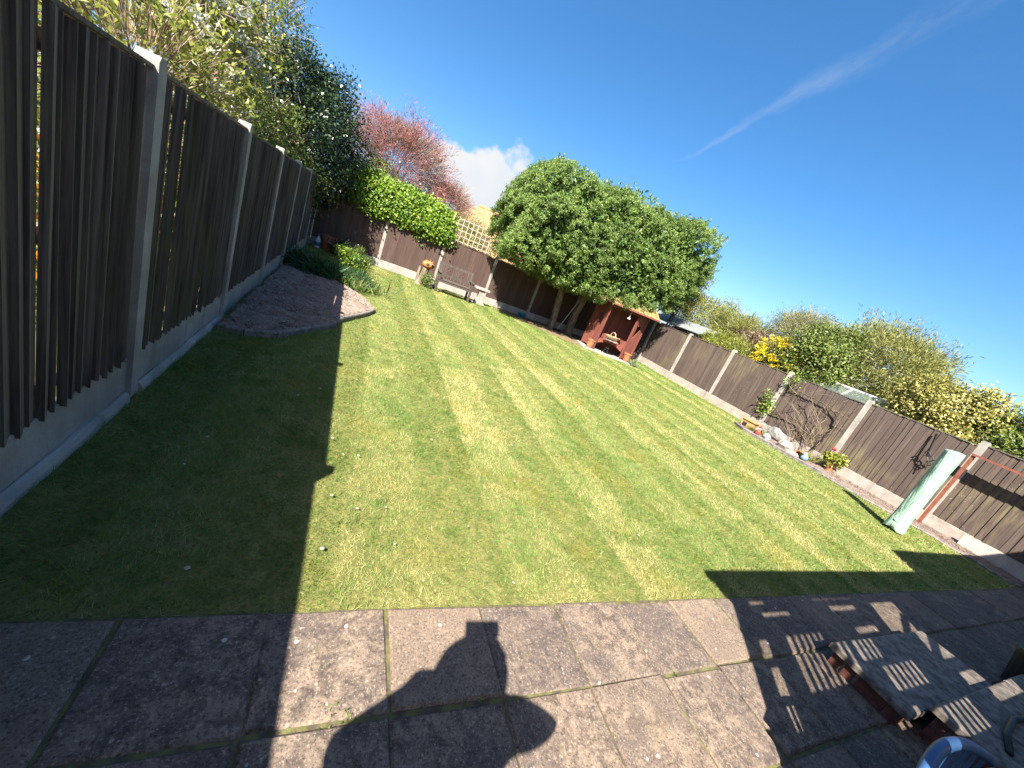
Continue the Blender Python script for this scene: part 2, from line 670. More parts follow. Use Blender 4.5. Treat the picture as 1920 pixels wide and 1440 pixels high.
GRASS = grass_mat()
BARK = simple('pale_bark', (0.14, 0.105, 0.075), (0.30, 0.24, 0.175), 5, bump=0.8, bd=0.02, stretch=(3, 3, 0.7))
BARK_DK = simple('dark_bark', (0.05, 0.04, 0.032), (0.13, 0.105, 0.085), 8, bump=0.7, bd=0.015)
TERRA = simple('terracotta', (0.34, 0.115, 0.05), (0.45, 0.19, 0.095), 9, bump=0.2)
TERRA_OR = simple('orange_terracotta', (0.47, 0.15, 0.045), (0.56, 0.23, 0.08), 9, bump=0.2)
STONE = simple('pale_stone', (0.27, 0.245, 0.21), (0.46, 0.425, 0.37), 8, bump=0.5, bd=0.01)
STONE_GREY = simple('grey_stone', (0.2, 0.19, 0.18), (0.42, 0.4, 0.37), 8, bump=0.5, bd=0.01)
EDGING = simple('rope_edging_stone', (0.14, 0.125, 0.12), (0.27, 0.24, 0.215), 12, bump=0.5, bd=0.006)
BRICK = simple('brick', (0.11, 0.04, 0.03), (0.20, 0.075, 0.055), 18, bump=0.4)
MORTAR = simple('mortar', (0.2, 0.17, 0.14), (0.3, 0.26, 0.22), 30)
TEAL = simple('teal_glaze', (0.01, 0.25, 0.30), (0.02, 0.36, 0.42), 6, rough=0.3, spec=0.5, bump=0.05)
BLUE = simple('blue_plastic', (0.015, 0.17, 0.33), (0.02, 0.24, 0.42), 6, rough=0.4, spec=0.5, bump=0.05)
CHAIRBLUE = simple('blue_grey_plastic', (0.03, 0.085, 0.21), (0.05, 0.12, 0.28), 5, rough=0.4, spec=0.4, bump=0.05)
WHITE = simple('white_plastic', (0.68, 0.68, 0.66), (0.78, 0.78, 0.76), 6, rough=0.4, bump=0.05)
BLACK = simple('black_iron', (0.012, 0.012, 0.013), (0.03, 0.028, 0.028), 20, rough=0.5, spec=0.4, bump=0.1)
RUST = simple('brown_painted_metal', (0.20, 0.062, 0.036), (0.28, 0.10, 0.06), 14, rough=0.6, bump=0.15)
WICKER = simple('pale_wicker', (0.42, 0.29, 0.16), (0.58, 0.44, 0.27), 30, bump=0.5)
PALEMETAL = simple('pale_metal', (0.45, 0.45, 0.44), (0.6, 0.6, 0.58), 10, rough=0.4, spec=0.5, bump=0.05)
ROOFING = simple('grey_roof_felt', (0.17, 0.19, 0.185), (0.26, 0.285, 0.275), 16, bump=0.4)
MOSSROOF = simple('mossy_arbour_roof', (0.16, 0.115, 0.055), (0.36, 0.29, 0.10), 14, bump=0.6, bd=0.01)
RED = simple('red_glaze', (0.42, 0.035, 0.03), (0.5, 0.07, 0.05), 8, rough=0.4, bump=0.05)
OCHRE = simple('ochre_wood', (0.33, 0.20, 0.07), (0.43, 0.28, 0.12), 10, bump=0.3)
TILE = simple('tan_roof_tile', (0.34, 0.205, 0.095), (0.46, 0.30, 0.155), 2.5, bump=0.3)
RENDERWALL = simple('house_render', (0.5, 0.46, 0.4), (0.58, 0.54, 0.47), 3, bump=0.1)
CLOTH_DK = simple('dark_cloth', (0.03, 0.035, 0.05), (0.05, 0.055, 0.075), 30, bump=0.2)
SKIN = simple('skin', (0.45, 0.28, 0.2), (0.52, 0.34, 0.25), 8, rough=0.55, bump=0.05)
HAIR = simple('brown_hair', (0.03, 0.02, 0.013), (0.06, 0.04, 0.025), 40, bump=0.4)
TWIG = simple('dry_twig', (0.21, 0.15, 0.11), (0.36, 0.28, 0.22), 20, bump=0.2)
VINE = simple('dark_vine', (0.05, 0.035, 0.028), (0.13, 0.095, 0.075), 20, bump=0.4)


def green_cover():
    t = NT('pale_green_cover')
    n = t.noise(26.0, 5, 0.6)
    b = t.noise(7.0, 5, 0.6, t.pos((1.6, 1.6, 0.5)), 0.8)
    c = t.mix(t.ramp(b, 0.35, 0.65), (0.28, 0.43, 0.345), (0.345, 0.495, 0.405))
    c = t.mix(t.mul(t.ramp(n, 0.52, 0.75), 0.3), c, (0.21, 0.36, 0.28))
    t.bump(b, 0.75, 0.05)
    return t.done(c, 0.6, 0.3)


COVER = green_cover()


def glass_mat():
    t = NT('greenhouse_glass')
    t.done((0.34, 0.44, 0.42), 0.1, 0.5)
    t.b.inputs['Alpha'].default_value = 0.25
    return t.m


GLASS = glass_mat()

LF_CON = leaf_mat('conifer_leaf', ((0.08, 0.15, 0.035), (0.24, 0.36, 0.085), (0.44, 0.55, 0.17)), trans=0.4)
LF_GOLD = leaf_mat('golden_conifer_leaf', ((0.10, 0.11, 0.02), (0.21, 0.20, 0.035), (0.33, 0.28, 0.06)), trans=0.25)
LF_IVY = leaf_mat('ivy_leaf', ((0.08, 0.17, 0.017), (0.23, 0.37, 0.035), (0.44, 0.56, 0.08)), trans=0.3)
LF_HOLLY = leaf_mat('dark_glossy_leaf', ((0.014, 0.032, 0.012), (0.035, 0.068, 0.022), (0.09, 0.135, 0.06)), rough=0.3, spec=0.6, trans=0.1)
LF_LIME = leaf_mat('lime_leaf', ((0.13, 0.17, 0.03), (0.30, 0.34, 0.055), (0.52, 0.52, 0.12)), trans=0.4)
LF_MID = leaf_mat('mid_green_leaf', ((0.08, 0.13, 0.028), (0.19, 0.25, 0.055), (0.34, 0.39, 0.11)), trans=0.3)
LF_OLIVE = leaf_mat('olive_leaf', ((0.15, 0.165, 0.04), (0.29, 0.30, 0.08), (0.44, 0.42, 0.16)), trans=0.3)
LF_VAR = leaf_mat('variegated_leaf', ((0.16, 0.17, 0.04), (0.38, 0.35, 0.09), (0.58, 0.51, 0.20)), trans=0.25)
LF_BROWN = leaf_mat('brown_leaf', ((0.10, 0.06, 0.04), (0.19, 0.125, 0.075), (0.27, 0.19, 0.12)), trans=0.2)
LF_RED = leaf_mat('red_bud', ((0.27, 0.085, 0.08), (0.42, 0.155, 0.145), (0.54, 0.27, 0.23)), trans=0.3)
LF_TWIG = leaf_mat('tan_twig', ((0.19, 0.125, 0.085), (0.34, 0.235, 0.155), (0.48, 0.36, 0.25)), trans=0.0)
LF_YEL = leaf_mat('yellow_flower', ((0.70, 0.53, 0.015), (0.85, 0.68, 0.02), (0.92, 0.78, 0.06)), trans=0.3)
LF_WHITE = leaf_mat('white_flower', ((0.52, 0.54, 0.40), (0.68, 0.68, 0.58), (0.8, 0.8, 0.74)), trans=0.3)
LF_BLADE = leaf_mat('strap_leaf', ((0.02, 0.06, 0.02), (0.04, 0.11, 0.04), (0.08, 0.17, 0.06)), trans=0.3)
LF_PALE = leaf_mat('pale_strap_leaf', ((0.20, 0.28, 0.12), (0.35, 0.42, 0.22), (0.5, 0.54, 0.34)), trans=0.3)
LF_ORANGE = leaf_mat('orange_flower', ((0.5, 0.14, 0.01), (0.62, 0.25, 0.02), (0.7, 0.36, 0.05)), trans=0.3)

ORD = ['first', 'second', 'third', 'fourth', 'fifth', 'sixth', 'seventh', 'eighth', 'ninth', 'tenth']

# ------------------------------------------------------------------ ground
def sheet(name, poly, z, mat, nx=0, amp=0.0, seed=1):
    """flat or gently uneven polygon sheet, gridded when nx is given"""
    if not nx:
        me = bpy.data.meshes.new(name)
        me.from_pydata([(p[0], p[1], z) for p in poly], [], [tuple(range(len(poly)))])
        me.update()
        o = link_mesh(name, me, mat)
    else:
        bm = bmesh.new()
        f = bm.faces.new([bm.verts.new((p[0], p[1], z)) for p in poly])
        xs = [p[0] for p in poly]
        ys = [p[1] for p in poly]
        for lo, hi, ax in ((min(xs), max(xs), 0), (min(ys), max(ys), 1)):
            k = lo + nx
            while k < hi:
                co = (k, 0, 0) if ax == 0 else (0, k, 0)
                no = (1, 0, 0) if ax == 0 else (0, 1, 0)
                bmesh.ops.bisect_plane(bm, geom=bm.verts[:] + bm.edges[:] + bm.faces[:], plane_co=co, plane_no=no)
                k += nx
        g = np.random.default_rng(seed)
        bnd = {v for e in bm.edges if e.is_boundary for v in e.verts}
        for v in bm.verts:
            hgt = fbm(np.array([v.co.x * 4.0]), np.array([v.co.y * 4.0]), seed, 4)[0]
            k = 0.3 if v in bnd else 1.0
            v.co.z += amp * k * (hgt + 0.35 * g.random())
        bmesh.ops.recalc_face_normals(bm, faces=bm.faces)
        me = bpy.data.meshes.new(name)
        bm.to_mesh(me)
        bm.free()
        if me.polygons[0].normal.z < 0:
            me.flip_normals()
        o = link_mesh(name, me, mat)
    o['kind'] = 'structure'
    return o


sheet('ground', [(-160, -160), (160, -160), (160, 160), (-160, 160)], -0.06, NEIGH)
LAWN_Y0 = 1.305
lawn_poly = [(-1.04, LAWN_Y0), (11.25, LAWN_Y0), (11.14, 13.84), (-1.47, 13.84)]
sheet('lawn', lawn_poly, -0.012, LAWNSOIL)

BED = [(-1.11, 4.49), (-0.89, 4.50), (-0.62, 4.65), (-0.38, 5.10), (-0.13, 5.60), (-0.06, 5.94), (0.12, 6.36), (0.34, 6.86), (0.44, 7.22), (0.23, 7.95), (-0.12, 8.50), (-0.56, 8.62), (-1.28, 8.73)]
BORDER = [(10.36, 1.31), (10.40, 2.0), (10.32, 2.9), (10.14, 3.5), (10.05, 4.2), (9.93, 4.8), (9.83, 5.5), (9.78, 6.1), (9.98, 6.5), (10.5, 6.75), (11.19, 6.8), (11.24, 1.31)]
BARE = [(4.9, 13.3), (5.5, 12.75), (5.95, 12.2), (6.8, 11.35), (7.5, 11.15), (8.0, 11.1), (9.3, 10.7), (9.75, 11.1), (10.3, 12.4), (10.4, 13.83), (4.9, 13.83)]
sheet('soil_bed', BED, 0.0, SOIL, 0.06, 0.10, 3)
sheet('border_soil', BORDER, 0.0, GRAVEL, 0.12, 0.03, 5)
sheet('bare_soil', BARE, -0.004, DRYSOIL, 0.2, 0.012, 9)


# ---- clods and stones on the bed
def clods(name, poly, n, smin, smax, mat, seed, z=0.03):
    g = np.random.default_rng(seed)
    xs = [p[0] for p in poly]
    ys = [p[1] for p in poly]
    x = g.uniform(min(xs), max(xs), n * 3)
    y = g.uniform(min(ys), max(ys), n * 3)
    m = inpoly(x, y, poly)
    x, y = x[m][:n], y[m][:n]
    mb = MB()
    oct_v = np.array([(1, 0, 0), (-1, 0, 0), (0, 1, 0), (0, -1, 0), (0, 0, 1), (0, 0, -1)], float)
    fs = [(0, 2, 4), (2, 1, 4), (1, 3, 4), (3, 0, 4), (2, 0, 5), (1, 2, 5), (3, 1, 5), (0, 3, 5)]
    for i in range(len(x)):
        s = g.uniform(smin, smax) * g.uniform(0.5, 1)
        v = oct_v * g.uniform(0.6, 1.3, (6, 1)) * s * np.array([1, 1, 0.7])
        a = g.uniform(0, 6.28)
        c_, s_ = math.cos(a), math.sin(a)
        v = v @ np.array([[c_, -s_, 0], [s_, c_, 0], [0, 0, 1]]) + np.array([x[i], y[i], z])
        mb.add(v, fs)
    return tag(mb.build(name, mat, fix=False), kind='stuff')


tag(clods('soil_clods', BED, 3600, 0.008, 0.045, SOIL, 5, 0.055), 'brown clods of dug soil on the shaded bed', 'soil')
tag(clods('soil_pebbles', BED, 700, 0.006, 0.016, STONE, 6, 0.068), 'pale pebbles scattered over the dug bed', 'pebbles')
tag(clods('border_gravel', BORDER, 1800, 0.010, 0.026, GRAVEL, 7, 0.022), 'loose brown gravel along the sunny fence', 'gravel')


# ---- lawn grass
def lawn_grass():
    n = 1500000
    g = np.random.default_rng(3)
    x = g.uniform(-1.5, 11.25, n)
    y = g.uniform(LAWN_Y0 - 0.012, 13.84, n)
    d = np.sqrt(x * x + y * y + 1.6 ** 2)
    az = np.arctan2(x, y)
    prob = np.clip((2.3 / d) ** 2, 0, 1) * 1.0
    prob = np.maximum(prob, 0.05)
    m = g.random(n) < prob * 2.6
    m &= (d < 2.6) | (az > -0.55)
    m &= x > (-1.03 - 0.0346 * y)
    for poly in (BED, BORDER):
        m &= ~inpoly(x, y, poly)
    bare = inpoly(x, y, BARE)
    m &= ~(bare & (g.random(n) > 0.05))
    x, y, d = x[m], y[m], d[m]
    n = len(x)
    # mower stripes: 0.5 m passes, blades lean by turns and their sheen is painted in too
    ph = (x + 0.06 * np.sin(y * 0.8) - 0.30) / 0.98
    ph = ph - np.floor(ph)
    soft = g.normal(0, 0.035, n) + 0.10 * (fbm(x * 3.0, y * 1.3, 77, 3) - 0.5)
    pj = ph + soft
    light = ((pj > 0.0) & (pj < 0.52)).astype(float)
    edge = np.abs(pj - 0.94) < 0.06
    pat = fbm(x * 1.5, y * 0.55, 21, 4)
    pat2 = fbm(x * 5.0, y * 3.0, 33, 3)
    dry = 0.36 * light + 1.15 * (pat - 0.42) + 1.0 * (pat2 - 0.5) + g.normal(0, 0.22, n) + 0.06  # real dry patches, plus the stripes' light and dark put into the blade colour
    dry[edge] -= 0.35  # darker line painted along each stripe edge
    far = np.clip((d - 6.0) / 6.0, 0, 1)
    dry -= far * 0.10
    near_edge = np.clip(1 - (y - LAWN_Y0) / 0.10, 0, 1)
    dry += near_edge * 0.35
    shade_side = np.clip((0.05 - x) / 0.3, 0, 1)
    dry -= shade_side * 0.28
    rnd = np.clip(g.random(n) * 0.7 + 0.3 * fbm(x * 2.2, y * 1.2, 5, 3) + 0.12 * light - 0.06 - 0.3 * edge, 0, 1)  # green tone also carries the painted stripe light and dark
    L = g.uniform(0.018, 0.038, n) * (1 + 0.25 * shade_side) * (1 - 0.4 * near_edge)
    clump = np.clip((fbm(x * 6.5, y * 6.5, 91, 3) - 0.56) / 0.14, 0, 1)
    L = L * (1 + 0.55 * clump)
    rnd = np.clip(rnd - 0.25 * clump, 0, 1)
    dry = dry - 0.25 * clump
    W = np.maximum(0.0032, 0.00115 * d) * g.uniform(0.7, 1.3, n)
    dirs = g.normal(size=(n, 3)) * np.array([0.75, 0.75, 0.3])
    dirs[:, 2] = np.abs(dirs[:, 2]) + 0.55
    dirs[:, 1] += np.where(light > 0.5, 0.55, -0.45)
    dirs = unit(dirs)
    s = g.normal(size=(n, 3))
    s[:, 2] *= 0.25
    s = unit(np.cross(dirs, s))
    # ragged fringe hanging over the patio edge
    fr = (y < LAWN_Y0 + 0.03) & (g.random(n) < 0.45)
    L[fr] = g.uniform(0.03, 0.065, fr.sum()) * (0.5 + fbm(x[fr] * 7, x[fr] * 0 + 2, 4, 2))
    dirs[fr, 1] -= 0.7
    dirs = unit(dirs)
    base = np.stack([x, y, np.full(n, -0.012)], 1)
    co = np.empty((n, 3, 3), np.float32)
    co[:, 0] = base - s * (W * 0.5)[:, None]
    co[:, 1] = base + s * (W * 0.5)[:, None]
    co[:, 2] = base + dirs * L[:, None]
    me = bpy.data.meshes.new('lawn_grass')
    me.vertices.add(n * 3)
    me.vertices.foreach_set('co', co.ravel())
    me.loops.add(n * 3)
    me.loops.foreach_set('vertex_index', np.arange(n * 3, dtype=np.int32))
    me.polygons.add(n)
    me.polygons.foreach_set('loop_start', np.arange(0, n * 3, 3, dtype=np.int32))
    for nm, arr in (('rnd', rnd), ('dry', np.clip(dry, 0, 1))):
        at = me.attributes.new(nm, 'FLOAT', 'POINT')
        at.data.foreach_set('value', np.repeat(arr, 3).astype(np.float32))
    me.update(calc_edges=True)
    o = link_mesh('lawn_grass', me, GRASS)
    tag(o, 'short mown striped grass of the lawn', 'grass', kind='stuff')
    print('grass blades', n)


lawn_grass()

# daisies and fallen petals in the lawn
mb = MB()
g = np.random.default_rng(8)
for (x, y) in [(0.17, 2.05), (0.32, 1.95), (0.16, 1.63), (0.49, 1.98), (0.53, 1.68), (0.12, 2.7), (0.21, 2.5), (-0.35, 1.5), (1.2, 1.42), (-0.6, 2.2), (-0.2, 3.3), (0.25, 3.9)] + [(g.uniform(-0.7, 6), g.uniform(1.5, 7)) for _ in range(40)]:
    r = g.uniform(0.006, 0.012)
    a0 = g.uniform(0, 6)
    mb.add([(x + r * math.cos(a0 + k * 1.047), y + r * math.sin(a0 + k * 1.047), 0.022) for k in range(6)] + [(x, y, 0.027)], [(k, (k + 1) % 6, 6) for k in range(6)])
tag(mb.build('daisies', LF_WHITE, fix=False), 'tiny white daisies dotted over the lawn', 'daisies', kind='stuff')

# ------------------------------------------------------------------ patio
patio = sheet('patio', [(-1.02, -2.0), (12, -2.0), (12, 1.30), (-1.02, 1.30)], -0.004, MOSS)
PX, PY = 0.4745, 0.4375
for r_ in range(4):
    for c_ in range(-2, 25):
        x0 = 0.005 + c_ * PX + R.uniform(-0.004, 0.004)
        x1 = x0 + PX - R.uniform(0.008, 0.016)
        y1 = 1.288 - r_ * PY + R.uniform(-0.004, 0.004)
        y0 = y1 - PY + R.uniform(0.010, 0.018)
        if x0 < -1.0:
            x0 = -1.0
        z = R.uniform(-0.004, 0.006)
        mb = MB().slab(0, x1 - x0, 0, y1 - y0, -0.05, 0, 0.009, 0.006, R)
        o = mb.build('paving_slab', SLAB, patio)
        o.location = (x0, y0, 0.008 + z)
        o.rotation_euler = (R.uniform(-0.006, 0.006), R.uniform(-0.006, 0.006), R.uniform(-0.004, 0.004))

# weeds in the joints
def tuft(name, loc, n, L, W, mat, label, cat, group=None, spread=0.6, up=1.0, rad=0.02, seed=0, parent=None):
    g = np.random.default_rng(seed)
    pts = np.zeros((n, 3))
    pts[:, :2] = g.normal(size=(n, 2)) * rad
    d = g.normal(size=(n, 3)) * spread
    d[:, 2] = np.abs(d[:, 2]) * 0.4 + up
    nr = g.normal(size=(n, 3))
    o = leaf_mesh(name, pts, d, nr, g.uniform(0.6, 1.1, n) * L, W, mat, parent, g.random(n), fold=0.25)
    o.location = loc
    if label:
        tag(o, label, cat, group)
    return o


for i, (x, y) in enumerate([(0.245, 0.835), (0.33, 0.87), (0.27, 0.90), (0.84, 0.87), (0.01, 1.0), (3.0, 0.86), (2.0, 0.85)]):
    tuft('patio_weed', (x, y, 0.0), 12, 0.02, 0.009, LF_MID, 'tiny green weed sprouting from a patio joint', 'weed', 'weeds in the patio joints', 0.9, 0.5, 0.012, 40 + i)

# ------------------------------------------------------------------ fences
def board_mesh(w, h, thick, thin, ragged):
    """feather-edge board, thick edge at x=0; garden side is -y"""
    mb = MB()
    sec = [(0, -thick), (0, -thin - 0.0005), (w, 0.002), (w, -thin)]
    hh = h
    k = len(sec)
    vs = [(p[0], p[1], ragged * i) for i, p in enumerate(sec)] + [(p[0], p[1], hh) for p in sec]
    fs = [tuple(range(k)), tuple(reversed(range(k, 2 * k)))] + [((i + 1) % k, i, k + i, k + (i + 1) % k) for i in range(k)]
    mb.add(vs, fs)
    me = mb.mesh('board')
    bm = bmesh.new()
    bm.from_mesh(me)
    bmesh.ops.recalc_face_normals(bm, faces=bm.faces)
    bm.to_mesh(me)
    bm.free()
    return me


FENCES = {}


def fence_of(group):
    if group not in FENCES:
        lab = {'shaded': 'long weathered black-brown board fence in shade beside the soil bed', 'far': 'dark brown board fence across the far end behind the bench', 'sunny': 'worn brown board fence in full sun beside the climber'}[group]
        FENCES[group] = empty('garden_fence', (0, 0, 0), 0, lab, 'fence')
    return FENCES[group]


def place(o, start, rz):
    o.location = (start[0], start[1], 0)
    o.rotation_euler = (0, 0, rz)
    return o


def fence_panel(start, rz, length, z0, z1, nb, mat, label, cat_mat, loose=0.0, group=None, thick=0.020, seed=0):
    g = random.Random(seed)
    mb = MB()
    for zz in (z0 + 0.10, (z0 + z1) / 2, z1 - 0.12):
        mb.box(0.005, length - 0.005, 0.012, 0.048, zz - 0.035, zz + 0.035)
    t = place(mb.build('fence_panel', mat, fence_of(group)), start, rz)
    t['label'] = label
    pitch = length / nb
    meshes = [board_mesh(pitch * 1.28, 1.0, thick, 0.006, 0) for _ in range(1)]
    meshes[0].materials.append(mat)
    for i in range(nb):
        o = bpy.data.objects.new('board', meshes[0])
        COL.objects.link(o)
        o.parent = t
        low = z0 - 0.012 + (g.uniform(-0.012, 0.008) if loose else g.uniform(-0.004, 0.004))
        o.location = (i * pitch + g.uniform(-0.004, 0.004), g.uniform(-0.004, 0.003), low)
        sx = 1.0
        tilt = 1.0
        if g.random() < loose:
            sx = g.uniform(0.70, 0.775)
            tilt = 1.6
        if i == nb - 1:
            sx = 0.77
        o.scale = (sx, 1.0 + g.uniform(-0.25, 0.3), z1 - low - 0.012 * g.random())
        o.rotation_euler = (g.uniform(-0.004, 0.004), g.uniform(-0.005, 0.005) * tilt if loose else g.uniform(-0.002, 0.002), 0)
    MB().box(0.0, length, -0.030, 0.050, z1 + 0.002, z1 + 0.020).build('cap_rail', cat_mat, t)
    return t


def fence_post(loc, rz, h, label, group=None, dark=False, w=0.10):
    a = w / 2
    mb = MB()
    prof = [(-a, 0), (a, 0), (a, h - 0.03), (a * 0.55, h), (-a * 0.55, h), (-a, h - 0.03)]
    mb.prism(prof, -0.045, 0.055)
    o = place(mb.build('fence_post', CONC, fence_of(group)), loc, rz)
    o['label'] = label
    return o


def gravel_board(start, rz, length, h, mat, label, group=None, haunch=False):
    t = place(MB().slab(0.002, length - 0.002, -0.022, 0.025, -0.05, h, 0.006).build('gravel_board', mat, fence_of(group)), start, rz)
    t['label'] = label
    if haunch:
        mb = MB()
        prof = [(-0.066, -0.04), (-0.064, 0.018), (-0.052, 0.044), (-0.036, 0.054), (-0.0225, 0.05), (-0.0225, -0.04)]
        n = 12
        L_ = length - 0.06
        for i in range(n + 1):
            for p in prof:
                mb.v.append((0.03 + L_ * i / n, p[0] + R.uniform(-0.003, 0.003), p[1] + R.uniform(-0.004, 0.004)))
        m = len(prof)
        for i in range(n):
            for j in range(m - 1):
                mb.f.append((i * m + j, i * m + j + 1, (i + 1) * m + j + 1, (i + 1) * m + j))
        mb.f.append(tuple(range(m)))
        mb.f.append(tuple(n * m + j for j in range(m)))
        mb.build('haunch', mat, t)
    return t


# left, in shade: posts every 1.95 m
LA = -0.0346
lrz = math.pi / 2 + math.atan(-LA)


def lx(y):
    return -1.0 + LA * y - 0.05      # line of the post centres


ly = [2.9024 + 1.9523 * i for i in range(-3, 6)] + [13.80]
for i, y in enumerate(ly):
    k = len(ly) - 1 - i
    nm = 'corner concrete post where the shaded fence meets the far fence' if k == 0 else 'concrete post of the shaded fence, %s from the far corner post' % ORD[k - 1]
    fence_post((lx(y), y), lrz, 1.955 if k else 1.9, nm, 'shaded')
for i in range(len(ly) - 1):
    k = len(ly) - 2 - i
    y0, y1 = ly[i] + 0.05, ly[i + 1] - 0.05
    ln = y1 - y0
    st = (lx(y0) - 0.004, y0)
    z1 = 1.885 if i not in (0, 1) else 1.80
    fence_panel(st, lrz, ln, 0.285, z1, max(8, round(ln / 0.071)), WOOD_DARK, 'weathered black-brown board fence panel in shade, %s from the far corner' % ORD[k], WOOD_DARK, 0.22, 'shaded', 0.036, 140 + i)
    gravel_board(st, lrz, ln, 0.28, CONC, 'pale concrete gravel board under the shaded fence, %s from the far corner' % ORD[k], 'shaded', i <= 3)

# far end
BY = 13.855
bx = [-1.53, 0.5519, 2.483, 4.414, 6.345, 8.277, 10.208, 11.09]
bh = [1.74, 1.715, 1.70, 1.74, 1.74, 1.74, 1.74, 1.74]
for i, x in enumerate(bx[1:], 1):
    nm = ['', 'concrete post of the far fence under the ivy hedge', 'concrete post of the far fence at the ivy end of the trellis', 'concrete post of the far fence beside the stone table', 'concrete post of the far fence between bench and conifer trunks', 'concrete post of the far fence behind the conifer trunks', 'concrete post of the far fence behind the red arbour', 'corner concrete post of the far fence behind the arbour'][i]
    fence_post((x, BY + 0.045), 0, bh[i], nm, 'far')
for i in range(len(bx) - 1):
    x0, x1 = bx[i] + 0.05, bx[i + 1] - 0.05
    nm = ['dark brown fence panel in dappled shade at the planted corner', 'dark brown fence panel beneath the lime ivy hedge', 'dark brown fence panel behind the bench, trellis on top', 'dark brown fence panel half shaded by the conifer', 'dark brown fence panel behind the conifer trunks, in shade', 'dark brown fence panel behind arbour and second trunk', 'narrow dark brown fence panel in the arbour corner'][i]
    fence_panel((x0, BY + 0.02), 0, x1 - x0, 0.25, [1.70, 1.655, 1.655, 1.68, 1.69, 1.69, 1.69][i], max(8, round((x1 - x0) / 0.098)), WOOD_BACK, nm, WOOD_BACK, 0.0, 'far', 0.014, 200 + i)
    gravel_board((x0, BY + 0.02), 0, x1 - x0, 0.245, CONC, 'concrete gravel board at the foot of the far fence, %s from the planted corner' % ORD[i], 'far')

# right, in sun
rrz = -math.pi / 2 - math.atan(0.0092)


def rx(y):
    return 11.2646 - 0.0092 * y + 0.045


ry = [13.80] + [12.3636 - 1.9015 * i for i in range(0, 8)]
rnames = ['', 'concrete post of the sunny fence right beside the arbour', 'concrete post of the sunny fence below the grey shed roof', 'concrete post of the sunny fence below the lime shrub', 'concrete post of the sunny fence amid the bare climber', 'concrete post of the sunny fence behind the red geranium', 'concrete post of the sunny fence behind the brown metal frame', 'concrete post of the sunny fence nearest the patio']
for i, y in enumerate(ry):
    if i == 0 or i == 8:
        continue
    fence_post((rx(y), y), rrz, [0, 1.79, 1.80, 1.83, 1.83, 1.88, 1.93, 1.93][i], rnames[i], 'sunny', w=0.11)
pn = ['brown fence panel of the sunny side hidden by the arbour', 'brown fence panel with green streaks beside the arbour', 'plain brown fence panel between two sunny posts, below lime shrub', 'brown fence panel with pale lichen streaks below the forsythia', 'brown fence panel behind the bare trained climber', 'worn brown fence panel with iron hook between geranium and green cover', 'worn brown fence panel behind the brown metal frame', 'worn brown fence panel beside the patio on the sunny side']
for i in range(8):
    y0, y1 = ry[i] - 0.055, ry[i + 1] + 0.055
    ln = y0 - y1
    fence_panel((rx(y0) + 0.0, y0), rrz, ln, 0.255, [1.72, 1.72, 1.735, 1.735, 1.75, 1.80, 1.85, 1.85][i], max(8, round(ln / 0.104)), WOOD_RIGHT, pn[i], WOOD_CAP, 0.0, 'sunny', 0.019, 300 + i)
    gravel_board((rx(y0), y0), rrz, ln, 0.245, CONC_PINK, 'buff concrete gravel board below the sunny fence, %s from the arbour corner' % ORD[i], 'sunny')
# spare gravel board lying against the fence
t = empty('spare_gravel_board', (11.09, 2.25, 0.0), rrz, 'loose buff concrete board leaning at the foot of the sunny fence', 'concrete board')
o = MB().slab(0, 1.45, -0.02, 0.02, 0, 0.24, 0.006).build('plank', CONC_PINK, t)
o.rotation_euler = (math.radians(-10), 0, 0)


# ------------------------------------------------------------------ rope edging
def edging(path, label, group, seg=0.24, h=0.06):
    pts = [Vector((p[0], p[1], 0)) for p in path]
    t = empty('rope_edging', (pts[0].x, pts[0].y, 0), 0, label, 'edging', group)
    # resample
    out = [pts[0]]
    for a, b in zip(pts, pts[1:]):
        n = max(1, round((b - a).length / seg))
        for k in range(1, n + 1):
            out.append(a.lerp(b, k / n))
    for a, b in zip(out, out[1:]):
        d = (b - a)
        ln = d.length - 0.006
        mb = MB()
        mb.box(0, ln, -0.018, 0.018, -0.05, h - 0.02)
        # twisted rope top
        n = 9
        ps = [(ln * i / n, 0, h - 0.015) for i in range(n + 1)]
        mb.tube(ps, [0.026 if i % 2 else 0.021 for i in range(n + 1)], 8)
        o = mb.build('edging_stone', EDGING, t, smooth=False)
        o.location = (a.x - pts[0].x, a.y - pts[0].y, R.uniform(-0.008, 0.004))
        o.rotation_euler = (0, 0, math.atan2(d.y, d.x))
    return t


edging(BED[:10], 'grey rope-top stone edging curving round the soil bed', None)
edging([BED[9], BED[10], BED[11], BED[12]], 'low grey stone edging between soil bed and daffodil leaves', None)
edging([(10.02, 4.2), (9.93, 4.8), (9.83, 5.5), (9.78, 6.1), (9.98, 6.5)], 'grey rope-top edging in front of the rocks and climber', None, 0.3, 0.07)
edging([(10.36, 1.33), (10.40, 2.0), (10.32, 2.9), (10.14, 3.5), (10.04, 4.17)], 'low grey edging between lawn and gravel beside the green cover', None, 0.3, 0.02)

# ------------------------------------------------------------------ trees and shrubs
def limb(mb, a, b, r0, r1, bend=0.12, n=5, rnd=R):
    a = Vector(a); b = Vector(b)
    off = Vector((rnd.uniform(-1, 1), rnd.uniform(-1, 1), rnd.uniform(-0.5, 0.5))) * bend * (b - a).length
    ps = []
    rs = []
    for i in range(n + 1):
        t = i / n
        ps.append(a.lerp(b, t) + off * math.sin(math.pi * t))
        rs.append(r0 + (r1 - r0) * t)
    mb.tube(ps, rs, 7, wob=0.08, rnd=rnd)
    return ps


